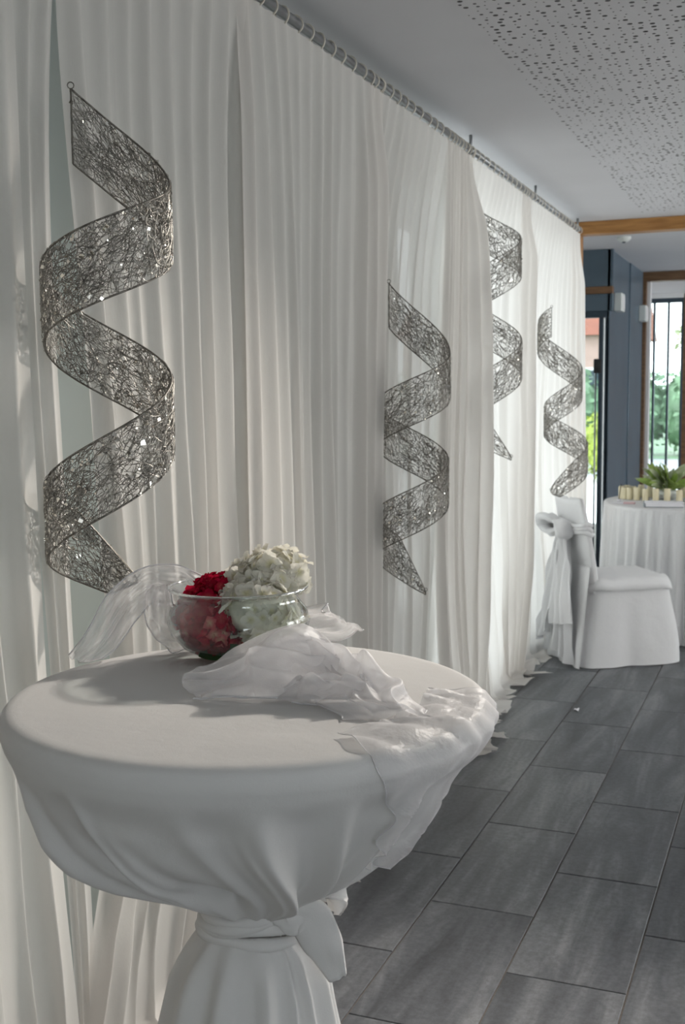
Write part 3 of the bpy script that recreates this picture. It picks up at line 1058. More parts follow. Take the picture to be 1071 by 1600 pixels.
def cloth_pt(u, z, dr=0.0):
    """side of the cloth; u = fold coordinate in degrees (0 faces the camera, positive to its right)"""
    u = np.asarray(u, float)
    z = np.broadcast_to(np.asarray(z, float), u.shape)
    swirl = 0.62 * smooth(1.03, 0.82, z)
    win = np.exp(-((u - 38) / 75.0) ** 2)
    psi = u + swirl * win * (38 - u)
    psi = np.where(z < 0.80, u + 0.62 * win * (38 - u) * smooth(0.2, 0.8, z), psi)
    m = 0.5 + 0.5 * np.sin(np.radians(psi))
    rb = np.interp(z, ZK, RLk) * (1 - m) + np.interp(z, ZK, RRk) * m
    up = smooth(1.060, 1.015, z) * smooth(0.80, 0.87, z)
    dn = smooth(0.79, 0.73, z)
    rr = rb + up * (0.044 * ridges(u) * (0.62 + 0.7 * smooth(1.0, 0.90, z)) * (0.35 + 0.65 * smooth(0.84, 0.90, z))) + dn * 0.026 * ridges_low(u) * (0.55 + 0.9 * smooth(0.7, 0.1, z))
    rr = rr - 0.060 * np.exp(-((u + 30) / 8.0) ** 2 - ((z - 0.892) / 0.022) ** 2)
    rr = rr + up * 0.010 * fine_r(u) * smooth(1.04, 0.93, z)
    rr = rr + 0.004 * cn(np.radians(u) * 1.3, z * 1.0) * up
    rr = rr + 0.0025 * np.sin(np.radians(u) * 16) * (1 - smooth(0.80, 0.86, z)) * (1 - smooth(0.80, 0.75, z))
    rr = np.maximum(rr, 0.036) + dr
    a_ = PHI0 + np.radians(psi)
    return np.stack([rr * np.cos(a_), rr * np.sin(a_), z + 0 * rr], -1)


tc_ = empty('bar_tablecloth', (AX, AY, 0))
tag(tc_, 'white cloth stretched over the bar table and gathered in at its waist', 'tablecloth')
NU = 640
uu_ = np.linspace(-180, 180, NU, endpoint=False)
zs = np.concatenate([np.linspace(1.075, 0.83, 46), np.linspace(0.822, 0.74, 16), np.linspace(0.72, 0.004, 26)])
rows = []
wr_ = Noise(31, 2, (3.0, 3.0), 14)
for r in list(np.linspace(0.004, 0.27, 16)) + [0.285, 0.295, 0.3015, 0.3065, 0.310, 0.312]:
    a_ = PHI0 + np.radians(uu_)
    if r <= 0.295:
        z = 1.1
    else:
        z = 1.1 - 0.0165 * (1 - math.sqrt(max(0, 1 - ((r - 0.295) / 0.0171) ** 2)))
    x, y = r * np.cos(a_), r * np.sin(a_)
    rows.append(np.stack([x, y, np.full(NU, z) + 0.0008 * np.abs(wr_(x * 1.2, y * 1.2)) * smooth(0.30, 0.2, r)], -1))
for z in zs:
    rows.append(cloth_pt(uu_, np.full(NU, z)))
MB().grid(np.array(rows), False, True).build('cloth', MT['linen'], tc_, True)

# sash knotted round the waist of the cloth
sash = empty('tie_sash', (AX, AY, 0.805))
tag(sash, 'white fabric sash knotted round the waist of the bar table cloth', 'sash')
aa = np.linspace(0, 2 * PI, 80, endpoint=False)
gs = np.random.default_rng(9)
for k in range(4):
    zz = 0.016 - 0.0115 * k + 0.006 * np.sin(aa + k * 1.3) + 0.012 * np.cos(aa - PHI0 - R(40)) * (0.4 - 0.1 * k)
    rr = 0.0635 + 0.003 * np.sin(3 * aa + k) + 0.002 * (k % 2)
    MB().tube(np.stack([rr * np.cos(aa), rr * np.sin(aa), zz], 1), 0.0085 + 0.0012 * np.sin(5 * aa + 2 * k), 8, closed=True).build('wrap', MT['linen'], sash, True)


def dirv(psi):
    a_ = PHI0 + R(psi)
    return np.array((math.cos(a_), math.sin(a_), 0.0))


def flat_loft(path, half, side, thick, name, parent, mat, nseg=14, wav=0.0, seed=1):
    """soft folded strip: lens-shaped section swept along a path. side = direction of its width"""
    g = Noise(seed, 2, (0.8, 0.6), 8)
    path = np.array(path, float)
    tt = np.linspace(0, 1, len(path))
    ti = np.linspace(0, 1, 26)
    # Catmull-like smoothing by repeated averaging of the linear path
    p = np.stack([np.interp(ti, tt, path[:, k]) for k in range(3)], 1)
    for _ in range(3):
        p[1:-1] = (p[:-2] + 2 * p[1:-1] + p[2:]) / 4
    hw = np.interp(ti, np.linspace(0, 1, len(half)), half)
    th = np.interp(ti, np.linspace(0, 1, len(thick)), thick)
    T = np.gradient(p, axis=0)
    T /= np.linalg.norm(T, axis=1)[:, None]
    side = np.array(side, float)
    P = np.zeros((26, nseg, 3))
    for i in range(26):
        s = side - T[i] * (side @ T[i])
        s /= np.linalg.norm(s)
        nn = np.cross(T[i], s)
        for k in range(nseg):
            a_ = 2 * PI * k / nseg
            w_ = hw[i] * math.cos(a_)
            h_ = th[i] * math.sin(a_) + wav * float(g(a_ * 1.0, i * 0.12))
            P[i, k] = p[i] + s * w_ + nn * h_
    mb = MB().grid(P, False, True)
    mb.f.append(tuple(range(nseg)))
    mb.f.append(tuple(25 * nseg + k for k in reversed(range(nseg))))
    return mb.build(name, mat, parent, True)


rv = np.array((0.928, 0.372, 0.0))    # picture-right direction at the table
cvv = np.array((0.372, -0.928, 0.0))  # towards the camera
kn = rv * 0.052 + cvv * 0.052 + np.array((0, 0, 0.012))
flat_loft([kn - rv * 0.020 + np.array((0, 0, -.004)), kn, kn + rv * 0.018 + np.array((0, 0, .014))], [0.010, 0.021, 0.012], (0, 0, 1), [0.009, 0.016, 0.010], 'knot', sash, MT['linen'], seed=3, wav=0.002)
flat_loft([kn + rv * 0.004 + np.array((0, 0, 0.012)), kn + rv * 0.026 + np.array((0, 0, 0.002)), kn + rv * 0.043 + np.array((0, 0, -0.034)), kn + rv * 0.060 + np.array((0, 0, -0.078))],
          [0.020, 0.030, 0.026, 0.013], rv + np.array((0, 0, 0.75)), [0.010, 0.011, 0.009, 0.006], 'tail', sash, MT['linen'], seed=4, wav=0.0025)
flat_loft([kn + rv * 0.005 + np.array((0, 0, 0.008)) - cvv * 0.03, kn + rv * 0.036 - cvv * 0.05 + np.array((0, 0, 0.030)), kn + rv * 0.060 - cvv * 0.055 + np.array((0, 0, 0.022)), kn + rv * 0.058 - cvv * 0.06 + np.array((0, 0, -0.016))],
          [0.012, 0.026, 0.026, 0.014], (0, 0, 1), [0.010, 0.018, 0.016, 0.008], 'loop', sash, MT['linen'], seed=6, wav=0.004)

# ------------------------------------------------------------------ glass bowl and hydrangeas
BX, BY, BZ = -0.757, 1.474, 1.1025
bowl = empty('glass_bowl', (BX, BY, BZ))
tag(bowl, 'round clear glass bowl holding red and white flowers', 'bowl')
outer = [(0.0, 0.0), (0.046, 0.0), (0.058, 0.004), (0.083, 0.018), (0.100, 0.038), (0.1045, 0.054), (0.100, 0.070), (0.090, 0.082), (0.0865, 0.088), (0.089, 0.094), (0.097, 0.1005), (0.101, 0.1025)]
inner = [(0.100, 0.1045), (0.096, 0.1030), (0.0870, 0.0955), (0.0840, 0.088), (0.0875, 0.081), (0.0975, 0.069), (0.1018, 0.054), (0.0975, 0.039), (0.081, 0.0205), (0.056, 0.0075), (0.0, 0.006)]
MB().lathe(outer + inner, 72).build('bowl_wall', MT['glass'], bowl, True)
ab_ = np.linspace(0, 2 * PI, 97)[:-1]
MB().tube(np.stack([0.1008 * np.cos(ab_), 0.1008 * np.sin(ab_), np.full(96, 0.1036)], 1), 0.0019, 10, closed=True).build('rim', MT['rimglass'], bowl, True)


def floret_mesh(name, mat, size, seed, petals=4):
    g = np.random.default_rng(seed)
    mb = MB()
    for k in range(petals):
        a0 = 2 * PI * k / petals + g.uniform(-0.15, 0.15)
        cup = g.uniform(0.15, 0.5)
        L_ = size * g.uniform(0.85, 1.1)
        n, w = 5, 5
        P = np.zeros((n, w, 3))
        for i in range(n):
            s = i / (n - 1)
            wd = L_ * 0.52 * math.sin(PI * min(0.12 + 0.80 * s, 0.94)) ** 0.75
            for j in range(w):
                q = (j / (w - 1) - 0.5) * 2
                x_ = 0.0006 + L_ * s * (1 - 0.10 * q * q * s)
                y_ = wd * q
                z_ = cup * x_ + 0.9 * x_ * x_ / L_ * (-0.25) + 0.10 * L_ * q * q * s + 0.0016 * math.sin(3 * q + k + 4 * s) + 0.0006 * k
                P[i, j] = (x_ * math.cos(a0) - y_ * math.sin(a0), x_ * math.sin(a0) + y_ * math.cos(a0), z_)
        mb.grid(P)
    o = mb.build(name, mat, None, True)
    d = o.data
    bpy.data.objects.remove(o)
    return d


F_red = [floret_mesh('floret', MT['red'], 0.0150, s) for s in (1, 2, 3)]
F_pink = [floret_mesh('floret', MT['pink'], 0.0125, s) for s in (4, 5)]
F_white = [floret_mesh('floret', MT['white'], 0.0180, s) for s in (6, 7, 8)]


def inside_bowl(p, margin=0.0125):
    """p relative to the bowl; True when it stays clear of the glass"""
    z = p[2]
    if z > 0.098:
        return True
    zz = [q[1] for q in inner][::-1]
    rr_ = [q[0] for q in inner][::-1]
    return math.hypot(p[0], p[1]) < np.interp(z, zz, rr_) - margin and z > 0.012


def bloom(name, label, balls, n, meshes, stem_to, seed, light=None, plight=0.0, zsplit=None, core=None):
    g = np.random.default_rng(seed)
    e = empty(name, (BX, BY, BZ + 0.008))
    tag(e, label, 'flower', 'hydrangea heads in the glass bowl')
    cnt, tries = 0, 0
    placed = []
    while cnt < n and tries < 12000:
        tries += 1
        c, r = balls[g.integers(len(balls))]
        c = np.array(c)
        d = g.normal(size=3)
        d /= np.linalg.norm(d)
        p = c + d * np.array(r) * g.uniform(0.88, 1.0)
        squeezed = False
        if not inside_bowl(p):
            # squeeze against the glass
            q = p.copy()
            for _ in range(14):
                q = c + (q - c) * 0.93
                if inside_bowl(q):
                    break
            if not inside_bowl(q):
                continue
            p = q
            squeezed = True
        if any(np.linalg.norm(p - o_) < 0.0098 for o_ in placed):
            continue
        if any(np.linalg.norm((p - np.array(c2)) / np.array(r2)) < 0.62 for c2, r2 in balls if not np.allclose(c2, c)):
            continue
        placed.append(p)
        ms = meshes
        if light is not None and p[2] < zsplit and g.random() < plight:
            ms = light
        o = bpy.data.objects.new('floret', ms[g.integers(len(ms))])
        link(o, e)
        o.location = p - np.array((0, 0, 0.008))
        dd = d + g.normal(size=3) * (0.06 if squeezed else 0.28)
        q = Vector(dd).to_track_quat('Z', 'Y')
        q = q @ Euler((0, 0, g.uniform(0, PI))).to_quaternion()
        o.rotation_mode = 'QUATERNION'
        o.rotation_quaternion = q
        s = g.uniform(0.85, 1.15) * (0.85 if squeezed else 1.0)
        o.scale = (s, s, s * (0.5 if squeezed else 1.0))
        cnt += 1
    for (a_, b_) in stem_to:
        MB().tube([np.array(a_) - (0, 0, .008), (np.array(a_) + np.array(b_)) / 2 - (0, 0, .006), np.array(b_) - (0, 0, .008)], 0.0022, 6).build('stem', MT['stem'], e, True)
    # inner body that the florets sit on
    for c, r in balls:
        P = np.zeros((9, 16, 3))
        for i in range(9):
            th = PI * i / 8
            for k in range(16):
                f = 2 * PI * k / 16
                v = np.array(c) + np.array(r) * 0.90 * np.array((math.sin(th) * math.cos(f), math.sin(th) * math.sin(f), math.cos(th)))
                for _ in range(30):
                    if inside_bowl(v, 0.0135):
                        break
                    v = np.array(c) + (v - np.array(c)) * 0.97
                P[i, k] = v - (0, 0, 0.008)
        MB().grid(P, False, True).build('flower_core', core, e, True)
    return e


def loc(rr, cc, zz):
    """bowl-local point from picture-right, towards-camera and height amounts"""
    return tuple(rv * rr + cvv * cc + np.array((0, 0, zz)))


red = bloom('red_hydrangea', 'crimson hydrangea head pressed against the glass of the bowl',
            [(loc(-0.044, 0.024, 0.050), (0.060, 0.060, 0.048)), (loc(-0.028, -0.02, 0.076), (0.046, 0.046, 0.042))], 170, F_red,
            [(loc(-0.02, 0, 0.03), loc(0.03, -0.02, 0.012))], 3, F_pink, 0.30, 0.07, MT['redcore'])
wht = bloom('white_hydrangea', 'cream white hydrangea head bulging over the front of the bowl rim',
            [(loc(0.034, 0.040, 0.074), (0.062, 0.050, 0.040)), (loc(0.056, 0.02, 0.055), (0.040, 0.045, 0.035))], 85, F_white,
            [(loc(0.03, 0.03, 0.05), loc(0.02, 0.04, 0.012)), (loc(0.05, 0.03, 0.05), loc(0.01, 0.0, 0.012))], 5, core=MT['whitecore'])
wh2 = bloom('white_hydrangea', 'higher cream white hydrangea head at the back of the bowl',
            [(loc(0.052, -0.022, 0.118), (0.050, 0.048, 0.036)), (loc(0.020, -0.02, 0.110), (0.038, 0.04, 0.028))], 80, F_white,
            [(loc(0.04, -0.02, 0.09), loc(0.01, 0.01, 0.012))], 6, core=MT['whitecore'])


def leaf(name, base, tipp, up, w, mat, parent, curl=0.15):
    base, tipp, up = np.array(base), np.array(tipp), np.array(up, float)
    d = tipp - base
    L_ = np.linalg.norm(d)
    d /= L_
    s = np.cross(up, d)
    s /= np.linalg.norm(s)
    n = np.cross(d, s)
    P = np.zeros((9, 5, 3))
    for i in range(9):
        t = i / 8
        wd = w * math.sin(PI * min(1, 0.03 + t * 0.97)) ** 0.7 * (1 - 0.25 * t)
        for j in range(5):
            q = (j / 4 - 0.5) * 2
            P[i, j] = base + d * L_ * t + s * wd * q + n * (curl * w * q * q + curl * L_ * math.sin(PI * t) * 0.5)
    return MB().grid(P).build(name, mat, parent, True)


leaf('leaf', loc(-0.052, 0.062, 0.0075), loc(0.034, 0.070, 0.012), loc(0.0, 0.75, 0.6), 0.015, MT['leaf'], wht, 0.12)
leaf('leaf', loc(0.060, -0.045, 0.072), loc(0.086, 0.012, 0.034), loc(0.7, 0.1, 0.5), 0.013, MT['leaf'], wh2, 0.12)
leaf('leaf', loc(0.01, 0.02, 0.015), loc(0.06, 0.03, 0.045), loc(0.1, 0.6, 0.6), 0.012, MT['lime2'], wht, 0.12)
leaf('leaf', loc(0.05, 0.04, 0.012), loc(0.05, 0.055, 0.05), loc(0.6, 0.3, 0.1), 0.011, MT['lime2'], wht, 0.2)

# ------------------------------------------------------------------ organza scarf
scarf = empty('organza_scarf', (AX, AY, 1.1))
tag(scarf, 'sheer white organza scarf crumpled round the bowl and over the table rim', 'scarf')
TOPZ = 0.0035


def swath(name, ctrl, nu, nv, seed, folds, mat, noise_amp, hem=True, lift=0.0):
    """ctrl rows: (x, y, half width vector x, y, arch height) in table coordinates; folded sheet over the path"""
    ctrl = np.array(ctrl, float)
    t = np.linspace(0, 1, len(ctrl))
    ti = np.linspace(0, 1, nu)
    c = np.stack([np.interp(ti, t, ctrl[:, k]) for k in range(ctrl.shape[1])], 1)
    for _ in range(max(4, nu // 8)):
        c[1:-1] = (c[:-2] + 2 * c[1:-1] + c[2:]) / 4
    n1 = Noise(seed, 2, (0.6, 0.9), 8)
    n2 = Noise(seed + 1, 2, (1.3, 1.6), 10)
    n3 = Noise(seed + 2, 2, (0.5, 0.7), 8)
    P = np.zeros((nu, nv, 3))
    v = np.linspace(-1, 1, nv)
    for i in range(nu):
        x, y, wx, wy, h_ = c[i]
        env = np.clip(1 - np.abs(v) ** 2.2, 0, 1) ** 0.8
        ph = v * folds + 0.55 * n1(v, ti[i] * 1.6)
        ridge = np.sqrt(np.sin(PI * ph) ** 2 + 0.02)
        z = TOPZ + h_ * env * (0.62 + 0.42 * ridge + 0.10 * n3(v, ti[i] * 2)) + noise_amp * n2(v, ti[i] * 3.0) * (0.4 + env)
        z = np.maximum(z, TOPZ + 0.001 * (1 + np.sin(9 * v + 13 * ti[i])) + lift)
        wob = 0.006 * n2(v * 0.8 + 5, ti[i] * 2.5)
        vv = v + 0.05 * np.sin(2 * PI * ph)
        P[i, :, 0] = x + wx * vv + wob
        P[i, :, 1] = y + wy * vv + wob * 0.6
        P[i, :, 2] = z
    for _ in range(5):
        P[1:-1] = (P[:-2] + 2 * P[1:-1] + P[2:]) / 4
        P[:, 1:-1] = (P[:, :-2] + 2 * P[:, 1:-1] + P[:, 2:]) / 4
    o = MB().grid(P).build(name, mat, scarf, True)
    if hem:
        for j in (0, nv - 1):
            MB().tube(P[:, j] + np.array((0, 0, 0.0008)), 0.0011, 5).build('hem', MT['hemthread'], o, True)
    return o


def T_(rr, cc):
    """table-local xy from picture-right and towards-camera amounts"""
    p = rv * rr + cvv * cc
    return p[0], p[1]


def row(rr, cc, wr, wc, h):
    x, y = T_(rr, cc)
    wx, wy = T_(wr, wc)
    return (x, y, wx, wy, h)


# rr / cc measured from the table's axis: picture-right and towards the camera
swath('front_swath', [row(-0.080, -0.005, 0.004, 0.055, 0.010), row(-0.045, -0.010, 0.008, 0.060, 0.030), row(0.005, -0.018, 0.018, 0.066, 0.060),
                      row(0.055, -0.020, 0.030, 0.075, 0.074), row(0.105, -0.025, 0.066, 0.072, 0.080), row(0.135, 0.040, 0.072, 0.045, 0.060),
                      row(0.160, 0.105, 0.064, 0.022, 0.022), row(0.180, 0.150, 0.060, 0.006, 0.005)], 110, 80, 41, 2.3, MT['organza'], 0.003)
swath('inner_fold', [row(-0.060, 0.0, 0.004, 0.035, 0.008), row(0.000, -0.008, 0.015, 0.050, 0.036), row(0.060, -0.010, 0.030, 0.060, 0.064),
                     row(0.110, 0.000, 0.050, 0.050, 0.062), row(0.138, 0.060, 0.050, 0.030, 0.032)], 70, 54, 47, 2.6, MT['organza'], 0.003)
swath('edge_frill', [row(0.045, 0.040, 0.004, 0.030, 0.012), row(0.080, 0.058, 0.018, 0.028, 0.030), row(0.120, 0.078, 0.032, 0.026, 0.040), row(0.160, 0.066, 0.032, 0.014, 0.034), row(0.186, 0.040, 0.018, 0.008, 0.010)],
      70, 36, 53, 1.0, MT['organza'], 0.004)

# the stretch behind the bowl, arching up before it drops to the table edge
def arch(name, pts, half, seed, folds=3.0):
    pts = np.array(pts, float)
    t = np.linspace(0, 1, len(pts))
    n = 60
    ti = np.linspace(0, 1, n)
    c = np.stack([np.interp(ti, t, pts[:, k]) for k in range(3)], 1)
    for _ in range(10):
        c[1:-1] = (c[:-2] + 2 * c[1:-1] + c[2:]) / 4
    hw = np.interp(ti, np.linspace(0, 1, len(half)), half)
    n1 = Noise(seed, 2, (1.4, 0.8), 10)
    n2 = Noise(seed + 1, 2, (3.5, 2.0), 10)
    v = np.linspace(-1, 1, 33)
    T = np.gradient(c, axis=0)
    T /= np.linalg.norm(T, axis=1)[:, None]
    P = np.zeros((n, 33, 3))
    for i in range(n):
        side = np.cross(T[i], cvv)
        side /= np.linalg.norm(side)
        f = 0.010 * np.sin(PI * folds * v + 1.5 * n1(0.2, ti[i] * 3)) + 0.003 * n2(v, ti[i] * 2)
        P[i] = c[i] + side[None] * (hw[i] * v)[:, None] + cvv[None] * f[:, None]
        P[i, :, 2] = np.maximum(P[i, :, 2], TOPZ)
    o = MB().grid(P).build(name, MT['organza'], scarf, True)
    for j in (0, 32):
        MB().tube(P[:, j], 0.001, 5).build('hem', MT['hemthread'], o, True)


def A_(rr, cc, z):
    x, y = T_(rr, cc)
    return (x, y, z)


arch('back_loop', [A_(-0.262, -0.168, 0.002), A_(-0.228, -0.185, 0.030), A_(-0.200, -0.205, 0.080), A_(-0.165, -0.225, 0.110), A_(-0.125, -0.250, 0.098), A_(-0.085, -0.290, 0.060), A_(-0.03, -0.305, 0.03)],
     [0.016, 0.024, 0.028, 0.026, 0.034, 0.036, 0.03], 61, 1.6)
arch('back_swath', [A_(-0.150, -0.222, 0.105), A_(-0.150, -0.215, 0.072), A_(-0.132, -0.215, 0.035), A_(-0.100, -0.235, 0.010)],
     [0.018, 0.024, 0.026, 0.022], 67, 1.4)
arch('side_swath', [A_(-0.03, -0.305, 0.03), A_(0.05, -0.295, 0.03), A_(0.115, -0.235, 0.045), A_(0.125, -0.15, 0.065)], [0.02, 0.025, 0.03, 0.03], 71, 2.0)

# the tail that hangs over the rim, following the cloth
nu, nv = 46, 40
P = np.zeros((nu, nv, 3))
nn = Noise(77, 2, (1.6, 1.6), 10)
for i in range(nu):
    t = i / (nu - 1)
    for_v = np.linspace(0, 1, nv)
    ua = 26 + 10 * t + (58 - 12 * t) * for_v + 2.5 * nn(for_v * 1.5, t * 1.6)
    if t < 0.22:
        q = t / 0.22
        r_ = 0.232 + (0.313 - 0.232) * q
        a_ = PHI0 + np.radians(ua)
        z_ = 1.1 + TOPZ + 0.006 * np.abs(nn(for_v * 3, t * 3)) - (0.012 * q ** 4)
        P[i] = np.stack([r_ * np.cos(a_), r_ * np.sin(a_), z_ + 0 * for_v], -1)
    else:
        q = (t - 0.22) / 0.78
        zb = 1.083 - q * (0.155 + 0.045 * for_v)
        P[i] = cloth_pt(ua, zb, 0.006 + 0.004 * np.sin(for_v * 17 + 3 * q) ** 2 + 0.006 * q)
P[:, :, 2] -= 1.1
tail = MB().grid(P).build('hanging_tail', MT['organza'], scarf, True)
for j in (0, nv - 1):
    MB().tube(P[:, j], 0.0006, 5).build('hem', MT['hemthread'], tail, True)
MB().tube(P[-1], 0.0006, 5).build('hem', MT['hemthread'], tail, True)

# ------------------------------------------------------------------ covered chair with sash
CHX, CHY, CHA = -0.945, 6.50, R(35.5)
ch = empty('covered_chair', (CHX, CHY, 0), CHA)
tag(ch, 'banquet chair under a white floor length cover, beside the round table', 'chair')
# local axes: +x the way the chair faces, +y its left side
D2, W2 = 0.275, 0.205


def rrect(hx, hy, n=120, p=6.0):
    a_ = np.linspace(0, 2 * PI, n, endpoint=False)
    c_, s_ = np.cos(a_), np.sin(a_)
    k = (np.abs(c_) ** p + np.abs(s_) ** p) ** (-1 / p)
    return np.stack([hx * k * c_, hy * k * s_], 1)


n3 = Noise(91, 2, (0.9, 0.9), 10)
rows = []
N = 120
base = rrect(1, 1, N)
for i, z in enumerate(np.concatenate([[0.462, 0.455, 0.44], np.linspace(0.42, 0.004, 22)])):
    q = (0.462 - z) / 0.46
    hx = 0.222 + 0.085 * q ** 1.2 + (0.01 if i > 0 else 0)
    hy = 0.212 + 0.045 * q ** 1.2 + (0.008 if i > 0 else 0)
    a_ = np.linspace(0, 2 * PI, N, endpoint=False)
    f = 1 + q * (0.035 * np.sin(a_ * 9 + 1.0) * np.abs(n3(a_ * 0.6, 0.2)) + 0.03 * n3(a_ * 1.0, z * 1.5))
    rows.append(np.stack([base[:, 0] * hx * f, base[:, 1] * hy * f, np.full(N, z)], -1))
MB().grid(np.array(rows), False, True).build('skirt', MT['cover'], ch, True)
rows = []
for s, z in ((0.01, 0.492), (0.5, 0.492), (0.8, 0.488), (0.95, 0.480), (1.0, 0.468), (1.045, 0.448), (1.075, 0.418), (1.065, 0.417), (1.03, 0.44)):
    rows.append(np.stack([base[:, 0] * 0.236 * s, base[:, 1] * 0.224 * s, np.full(N, z) + 0.003 * n3(base[:, 0] * 2 * s, base[:, 1] * 2 * s)], -1))
MB().grid(np.array(rows), False, True).build('seat_cover', MT['cover'], ch, True)
rows = []
for z in np.linspace(0.40, 0.905, 22):
    q = (z - 0.40) / 0.505
    xc = -0.212 - 0.085 * q ** 1.3
    hy = 0.192 - 0.022 * q ** 2
    hx = 0.032 - 0.012 * q
    b2 = rrect(1, 1, N, 3.5)
    rows.append(np.stack([xc + b2[:, 0] * hx, b2[:, 1] * hy, z + 0.012 * (b2[:, 1] ** 2) * q], -1))
top_ = rows[-1].copy()
for s in (0.8, 0.4, 0.02):
    c_ = top_.mean(0)
    w_ = c_ + (top_ - c_) * np.array((s, 1 - (1 - s) * 0.9 if s > 0.1 else 0.1, 1))
    w_[:, 2] += 0.004
    rows.append(w_)
MB().grid(np.array(rows), False, True).build('backrest_cover', MT['cover'], ch, True)
# hem panel falling behind the backrest
rows = []
for z in np.linspace(0.55, 0.006, 18):
    q = (0.55 - z) / 0.55
    y_ = np.linspace(-1, 1, 40)
    rows.append(np.stack([-0.262 - 0.075 * q + 0.012 * q * np.sin(y_ * 9) - 0.01 * (1 - y_ ** 2), y_ * (0.205 + 0.05 * q), np.full(40, z)], -1))
MB().grid(np.array(rows)).build('back_panel', MT['cover'], ch, True)

cs = empty('chair_sash', (CHX, CHY, 0), CHA)
tag(cs, 'wide white sash tied in a bow behind the covered chair', 'sash')
aa = np.linspace(0, 2 * PI, 60, endpoint=False)
b2 = rrect(1, 1, 60, 3.5)
for k in range(3):
    zz = 0.775 - 0.022 * k
    xc = -0.212 - 0.085 * ((zz - 0.4) / 0.505) ** 1.3
    MB().tube(np.stack([xc + b2[:, 0] * 0.036, b2[:, 1] * 0.186, zz + 0.008 * np.sin(aa * 3 + k)], 1), 0.014, 6, closed=True).build('band', MT['cover'], cs, True)
kc = np.array((-0.318, 0.02, 0.75))
flat_loft([kc + (0, -0.03, 0), kc, kc + (0, 0.03, 0)], [0.016, 0.026, 0.016], (0, 0, 1), [0.012, 0.02, 0.012], 'knot', cs, MT['cover'], wav=0.004, seed=12)
flat_loft([kc, kc + (-0.045, 0.07, 0.055), kc + (-0.05, 0.135, 0.045), kc + (-0.04, 0.15, -0.01), kc + (-0.035, 0.085, -0.045), kc], [0.014, 0.044, 0.058, 0.052, 0.036, 0.014], (-1, 0, 0.3), [0.01, 0.02, 0.022, 0.022, 0.02, 0.01], 'bow_loop', cs, MT['cover'], wav=0.006, seed=13)
flat_loft([kc, kc + (-0.045, -0.05, 0.04), kc + (-0.05, -0.10, 0.02), kc + (-0.04, -0.105, -0.03), kc + (-0.035, -0.05, -0.045), kc], [0.014, 0.044, 0.056, 0.052, 0.036, 0.014], (-1, 0, 0.3), [0.01, 0.02, 0.022, 0.022, 0.02, 0.01], 'bow_loop', cs, MT['cover'], wav=0.006, seed=14)


def tail_sheet(y0, y1, z0, z1, x0, x1, w0, w1, nf, seed, slant=0.0):
    v = np.linspace(-1, 1, 36)
    n_ = Noise(seed, 2, (0.8, 0.8), 8)
    rows = []
    for t in np.linspace(0, 1, 26):
        w_ = w0 + (w1 - w0) * t ** 0.8
        y = y0 + (y1 - y0) * t + w_ * v
        z = z0 + (z1 - z0) * t - slant * t * v
        x = x0 + (x1 - x0) * t - (0.012 + 0.02 * t) * np.sin(PI * nf * v + 0.8 * n_(0.1, t * 2)) + 0.006 * n_(v * 1.5, t * 2)
        rows.append(np.stack([x, y, z + 0 * v], -1))
    MB().grid(np.array(rows)).build('tail', MT['cover'], cs, True)


tail_sheet(-0.01, -0.13, 0.745, 0.235, -0.335, -0.405, 0.034, 0.115, 2.2, 3, 0.02)
tail_sheet(0.0, -0.11, 0.74, 0.045, -0.322, -0.375, 0.025, 0.10, 2.6, 4, -0.03)
tail_sheet(0.03, 0.12, 0.745, 0.12, -0.330, -0.395, 0.030, 0.10, 2.0, 5, 0.05)

# ------------------------------------------------------------------ round table with skirted cloth
RTX, RTY, RTR, RTZ = -0.43, 7.66, 0.76, 0.80
rt_ = empty('round_table', (RTX, RTY, 0))
tag(rt_, 'round table hidden under a skirted white cloth beyond the chair', 'table')
MB().lathe([(0, RTZ - 0.035), (RTR - 0.01, RTZ - 0.035), (RTR - 0.01, RTZ - 0.008), (0, RTZ - 0.008)], 64).build('table_top', MT['wood2'], rt_, True)
for k in range(4):
    a_ = R(45 + 90 * k)
    MB().tube([(0.46 * math.cos(a_), 0.46 * math.sin(a_), 0.0), (0.46 * math.cos(a_), 0.46 * math.sin(a_), RTZ - 0.035)], 0.02, 10).build('leg', MT['metal'], rt_, True)
tcl = empty('round_tablecloth', (RTX, RTY, 0))
tag(tcl, 'white tablecloth with gathered floor length skirt on the round table', 'tablecloth')
MB().lathe([(0.004, RTZ - 0.004), (RTR - 0.02, RTZ - 0.004), (RTR, RTZ - 0.007), (RTR + 0.006, RTZ - 0.016), (RTR + 0.006, RTZ - 0.03)], 96).build('top_cloth', MT['cover'], tcl, True)
NA = 720
a_ = np.linspace(0, 2 * PI, NA, endpoint=False)
gq = np.random.default_rng(17)
pl = np.zeros(NA)
c0 = 0.0
while c0 < 2 * PI:
    w_ = gq.uniform(0.025, 0.05)
    d = (a_ - c0 + PI) % (2 * PI) - PI
    pl += gq.uniform(0.5, 1.2) * np.exp(-(d / w_) ** 2)
    c0 += gq.uniform(0.09, 0.17)
rows = []
for z in np.concatenate([[RTZ - 0.012, RTZ - 0.03, RTZ - 0.045, RTZ - 0.06], np.linspace(RTZ - 0.1, 0.004, 22)]):
    q = (RTZ - z) / RTZ
    top_g = math.exp(-((RTZ - z) / 0.05))
    r_ = RTR + 0.004 + q * 0.03 + (0.052 * pl - 0.026) * min(1, q * 2.6 + 0.08) + 0.004 * np.sin(a_ * 150) * top_g * (1 if z < RTZ - 0.014 else 0)
    rows.append(np.stack([r_ * np.cos(a_), r_ * np.sin(a_), np.full(NA, z)], -1))
MB().grid(np.array(rows), False, True).build('skirt', MT['cover'], tcl, True)

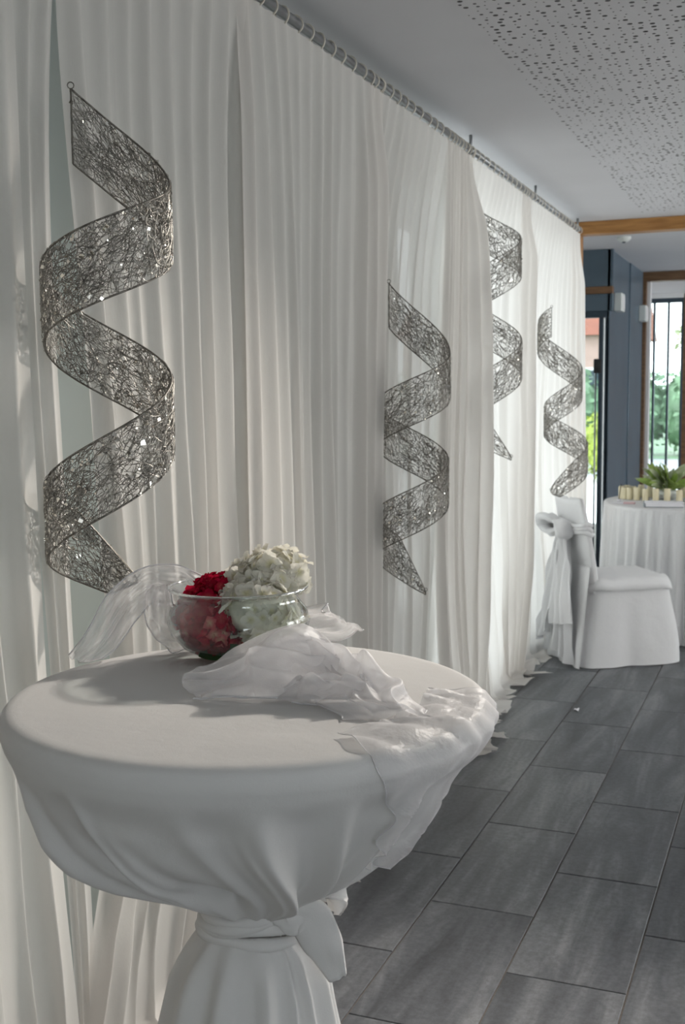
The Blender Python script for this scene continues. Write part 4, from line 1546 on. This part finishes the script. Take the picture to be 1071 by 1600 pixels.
# things on the round table
pc = empty('pillar_candle', (0, 0, 0))
MB().lathe([(0.0, 0.0), (0.019, 0.0), (0.020, 0.004), (0.020, 0.076), (0.018, 0.080), (0.006, 0.078), (0.0, 0.077)], 20).build('wax', MT['cream'], pc, True)
MB().tube([(0, 0, 0.076), (0.001, 0, 0.087)], 0.0012, 6).build('wick', MT['wick'], pc, True)
CRX, CRY = -0.71, 7.70
cand = []
for k in range(32):
    t = k / 32 * 2 * PI
    cand.append((CRX + 0.385 * math.cos(t), CRY + 0.155 * math.sin(t)))
for k, (x, y) in enumerate(cand):
    o = pc if k == 0 else copy_tree(pc)
    o.location = (x, y, RTZ - 0.003)
    s = 1.0 + 0.06 * math.sin(k * 2.3)
    o.scale = (1, 1, s)
    tag(o, 'short cream candle in the ring round the green plant', 'candle', 'cream candles on the round table')
plant = empty('leafy_arrangement', (CRX - 0.10, CRY, RTZ - 0.003))
tag(plant, 'loose green plant arrangement inside the ring of cream candles', 'plant')
MB().lathe([(0, 0), (0.05, 0), (0.07, 0.03), (0.075, 0.06), (0.07, 0.06), (0.06, 0.02), (0, 0.012)], 28).build('dish', MT['plastic'], plant, True)
gp = np.random.default_rng(23)
for k in range(70):
    a_ = gp.uniform(0, 2 * PI)
    h_ = gp.uniform(0.06, 0.20)
    rr = gp.uniform(0.05, 0.16) * (1.15 - h_ * 2.6)
    b_ = np.array((0.3 * rr * math.cos(a_), 0.3 * rr * math.sin(a_), 0.04 + h_ * 0.35))
    tp = np.array((rr * 1.5 * math.cos(a_), rr * 1.5 * math.sin(a_), 0.04 + h_))
    leaf('leaf', b_, tp, (math.cos(a_ + 1), math.sin(a_ + 1), 1.0), gp.uniform(0.016, 0.030), MT[['lime', 'lime2'][k % 2]], plant, 0.2)
for k in range(8):
    a_ = gp.uniform(0, 2 * PI)
    MB().tube([(0, 0, 0.02), (0.03 * math.cos(a_), 0.03 * math.sin(a_), 0.09), (0.08 * math.cos(a_), 0.08 * math.sin(a_), 0.15)], 0.0025, 5).build('stem', MT['stem'], plant, True)

gbk = empty('guest_book', (-0.77, 7.20, RTZ - 0.003), R(8))
tag(gbk, 'closed grey and white guest book lying near the front of the round table', 'book')
bevelled_box('cover', (-0.115, -0.08, 0), (0.115, 0.08, 0.004), MT['bookcover'], gbk, 0.0015, 1)
bevelled_box('pages', (-0.108, -0.076, 0.004), (0.113, 0.076, 0.024), MT['paper'], gbk, 0.001, 1)
bevelled_box('cover', (-0.115, -0.08, 0.024), (0.115, 0.08, 0.028), MT['paper'], gbk, 0.0015, 1)
bevelled_box('spine', (-0.119, -0.08, 0), (-0.112, 0.08, 0.028), MT['bookcover'], gbk, 0.0015, 1)
cd = empty('greeting_card', (-1.03, 7.34, RTZ - 0.003), R(5))
tag(cd, 'white and pink card lying at the curtain side of the round table', 'card')
bevelled_box('card_back', (-0.07, -0.05, 0), (0.0, 0.05, 0.004), MT['paper'], cd, 0.001, 1)
bevelled_box('card_front', (0.0, -0.05, 0), (0.07, 0.05, 0.005), MT['pinkpaper'], cd, 0.001, 1)
pn = empty('pen', (-1.075, 7.45, RTZ + 0.001))
tag(pn, 'thin dark pen standing upright by the pink card', 'pen')
MB().lathe([(0, 0), (0.02, 0), (0.02, 0.006), (0.006, 0.012), (0, 0.012)], 16).build('pen_base', MT['paper'], pn, True)
MB().tube([(0, 0, 0.01), (0.012, 0, 0.11)], 0.0028, 6).build('pen_barrel', MT['wick'], pn, True)

# torn scrap on the floor
sc_ = empty('paper_scrap', (-0.945, 5.30, 0.001))
tag(sc_, 'tiny white scrap lying on the dark floor tiles', 'scrap')
gq = np.random.default_rng(2)
P = np.zeros((5, 5, 3))
for i in range(5):
    for j in range(5):
        P[i, j] = ((i - 2) * 0.006 + gq.normal() * 0.001, (j - 2) * 0.009 + gq.normal() * 0.001, 0.004 + 0.004 * math.sin(i * 1.3) * math.cos(j))
MB().grid(P).build('crumple', MT['paper'], sc_, True)
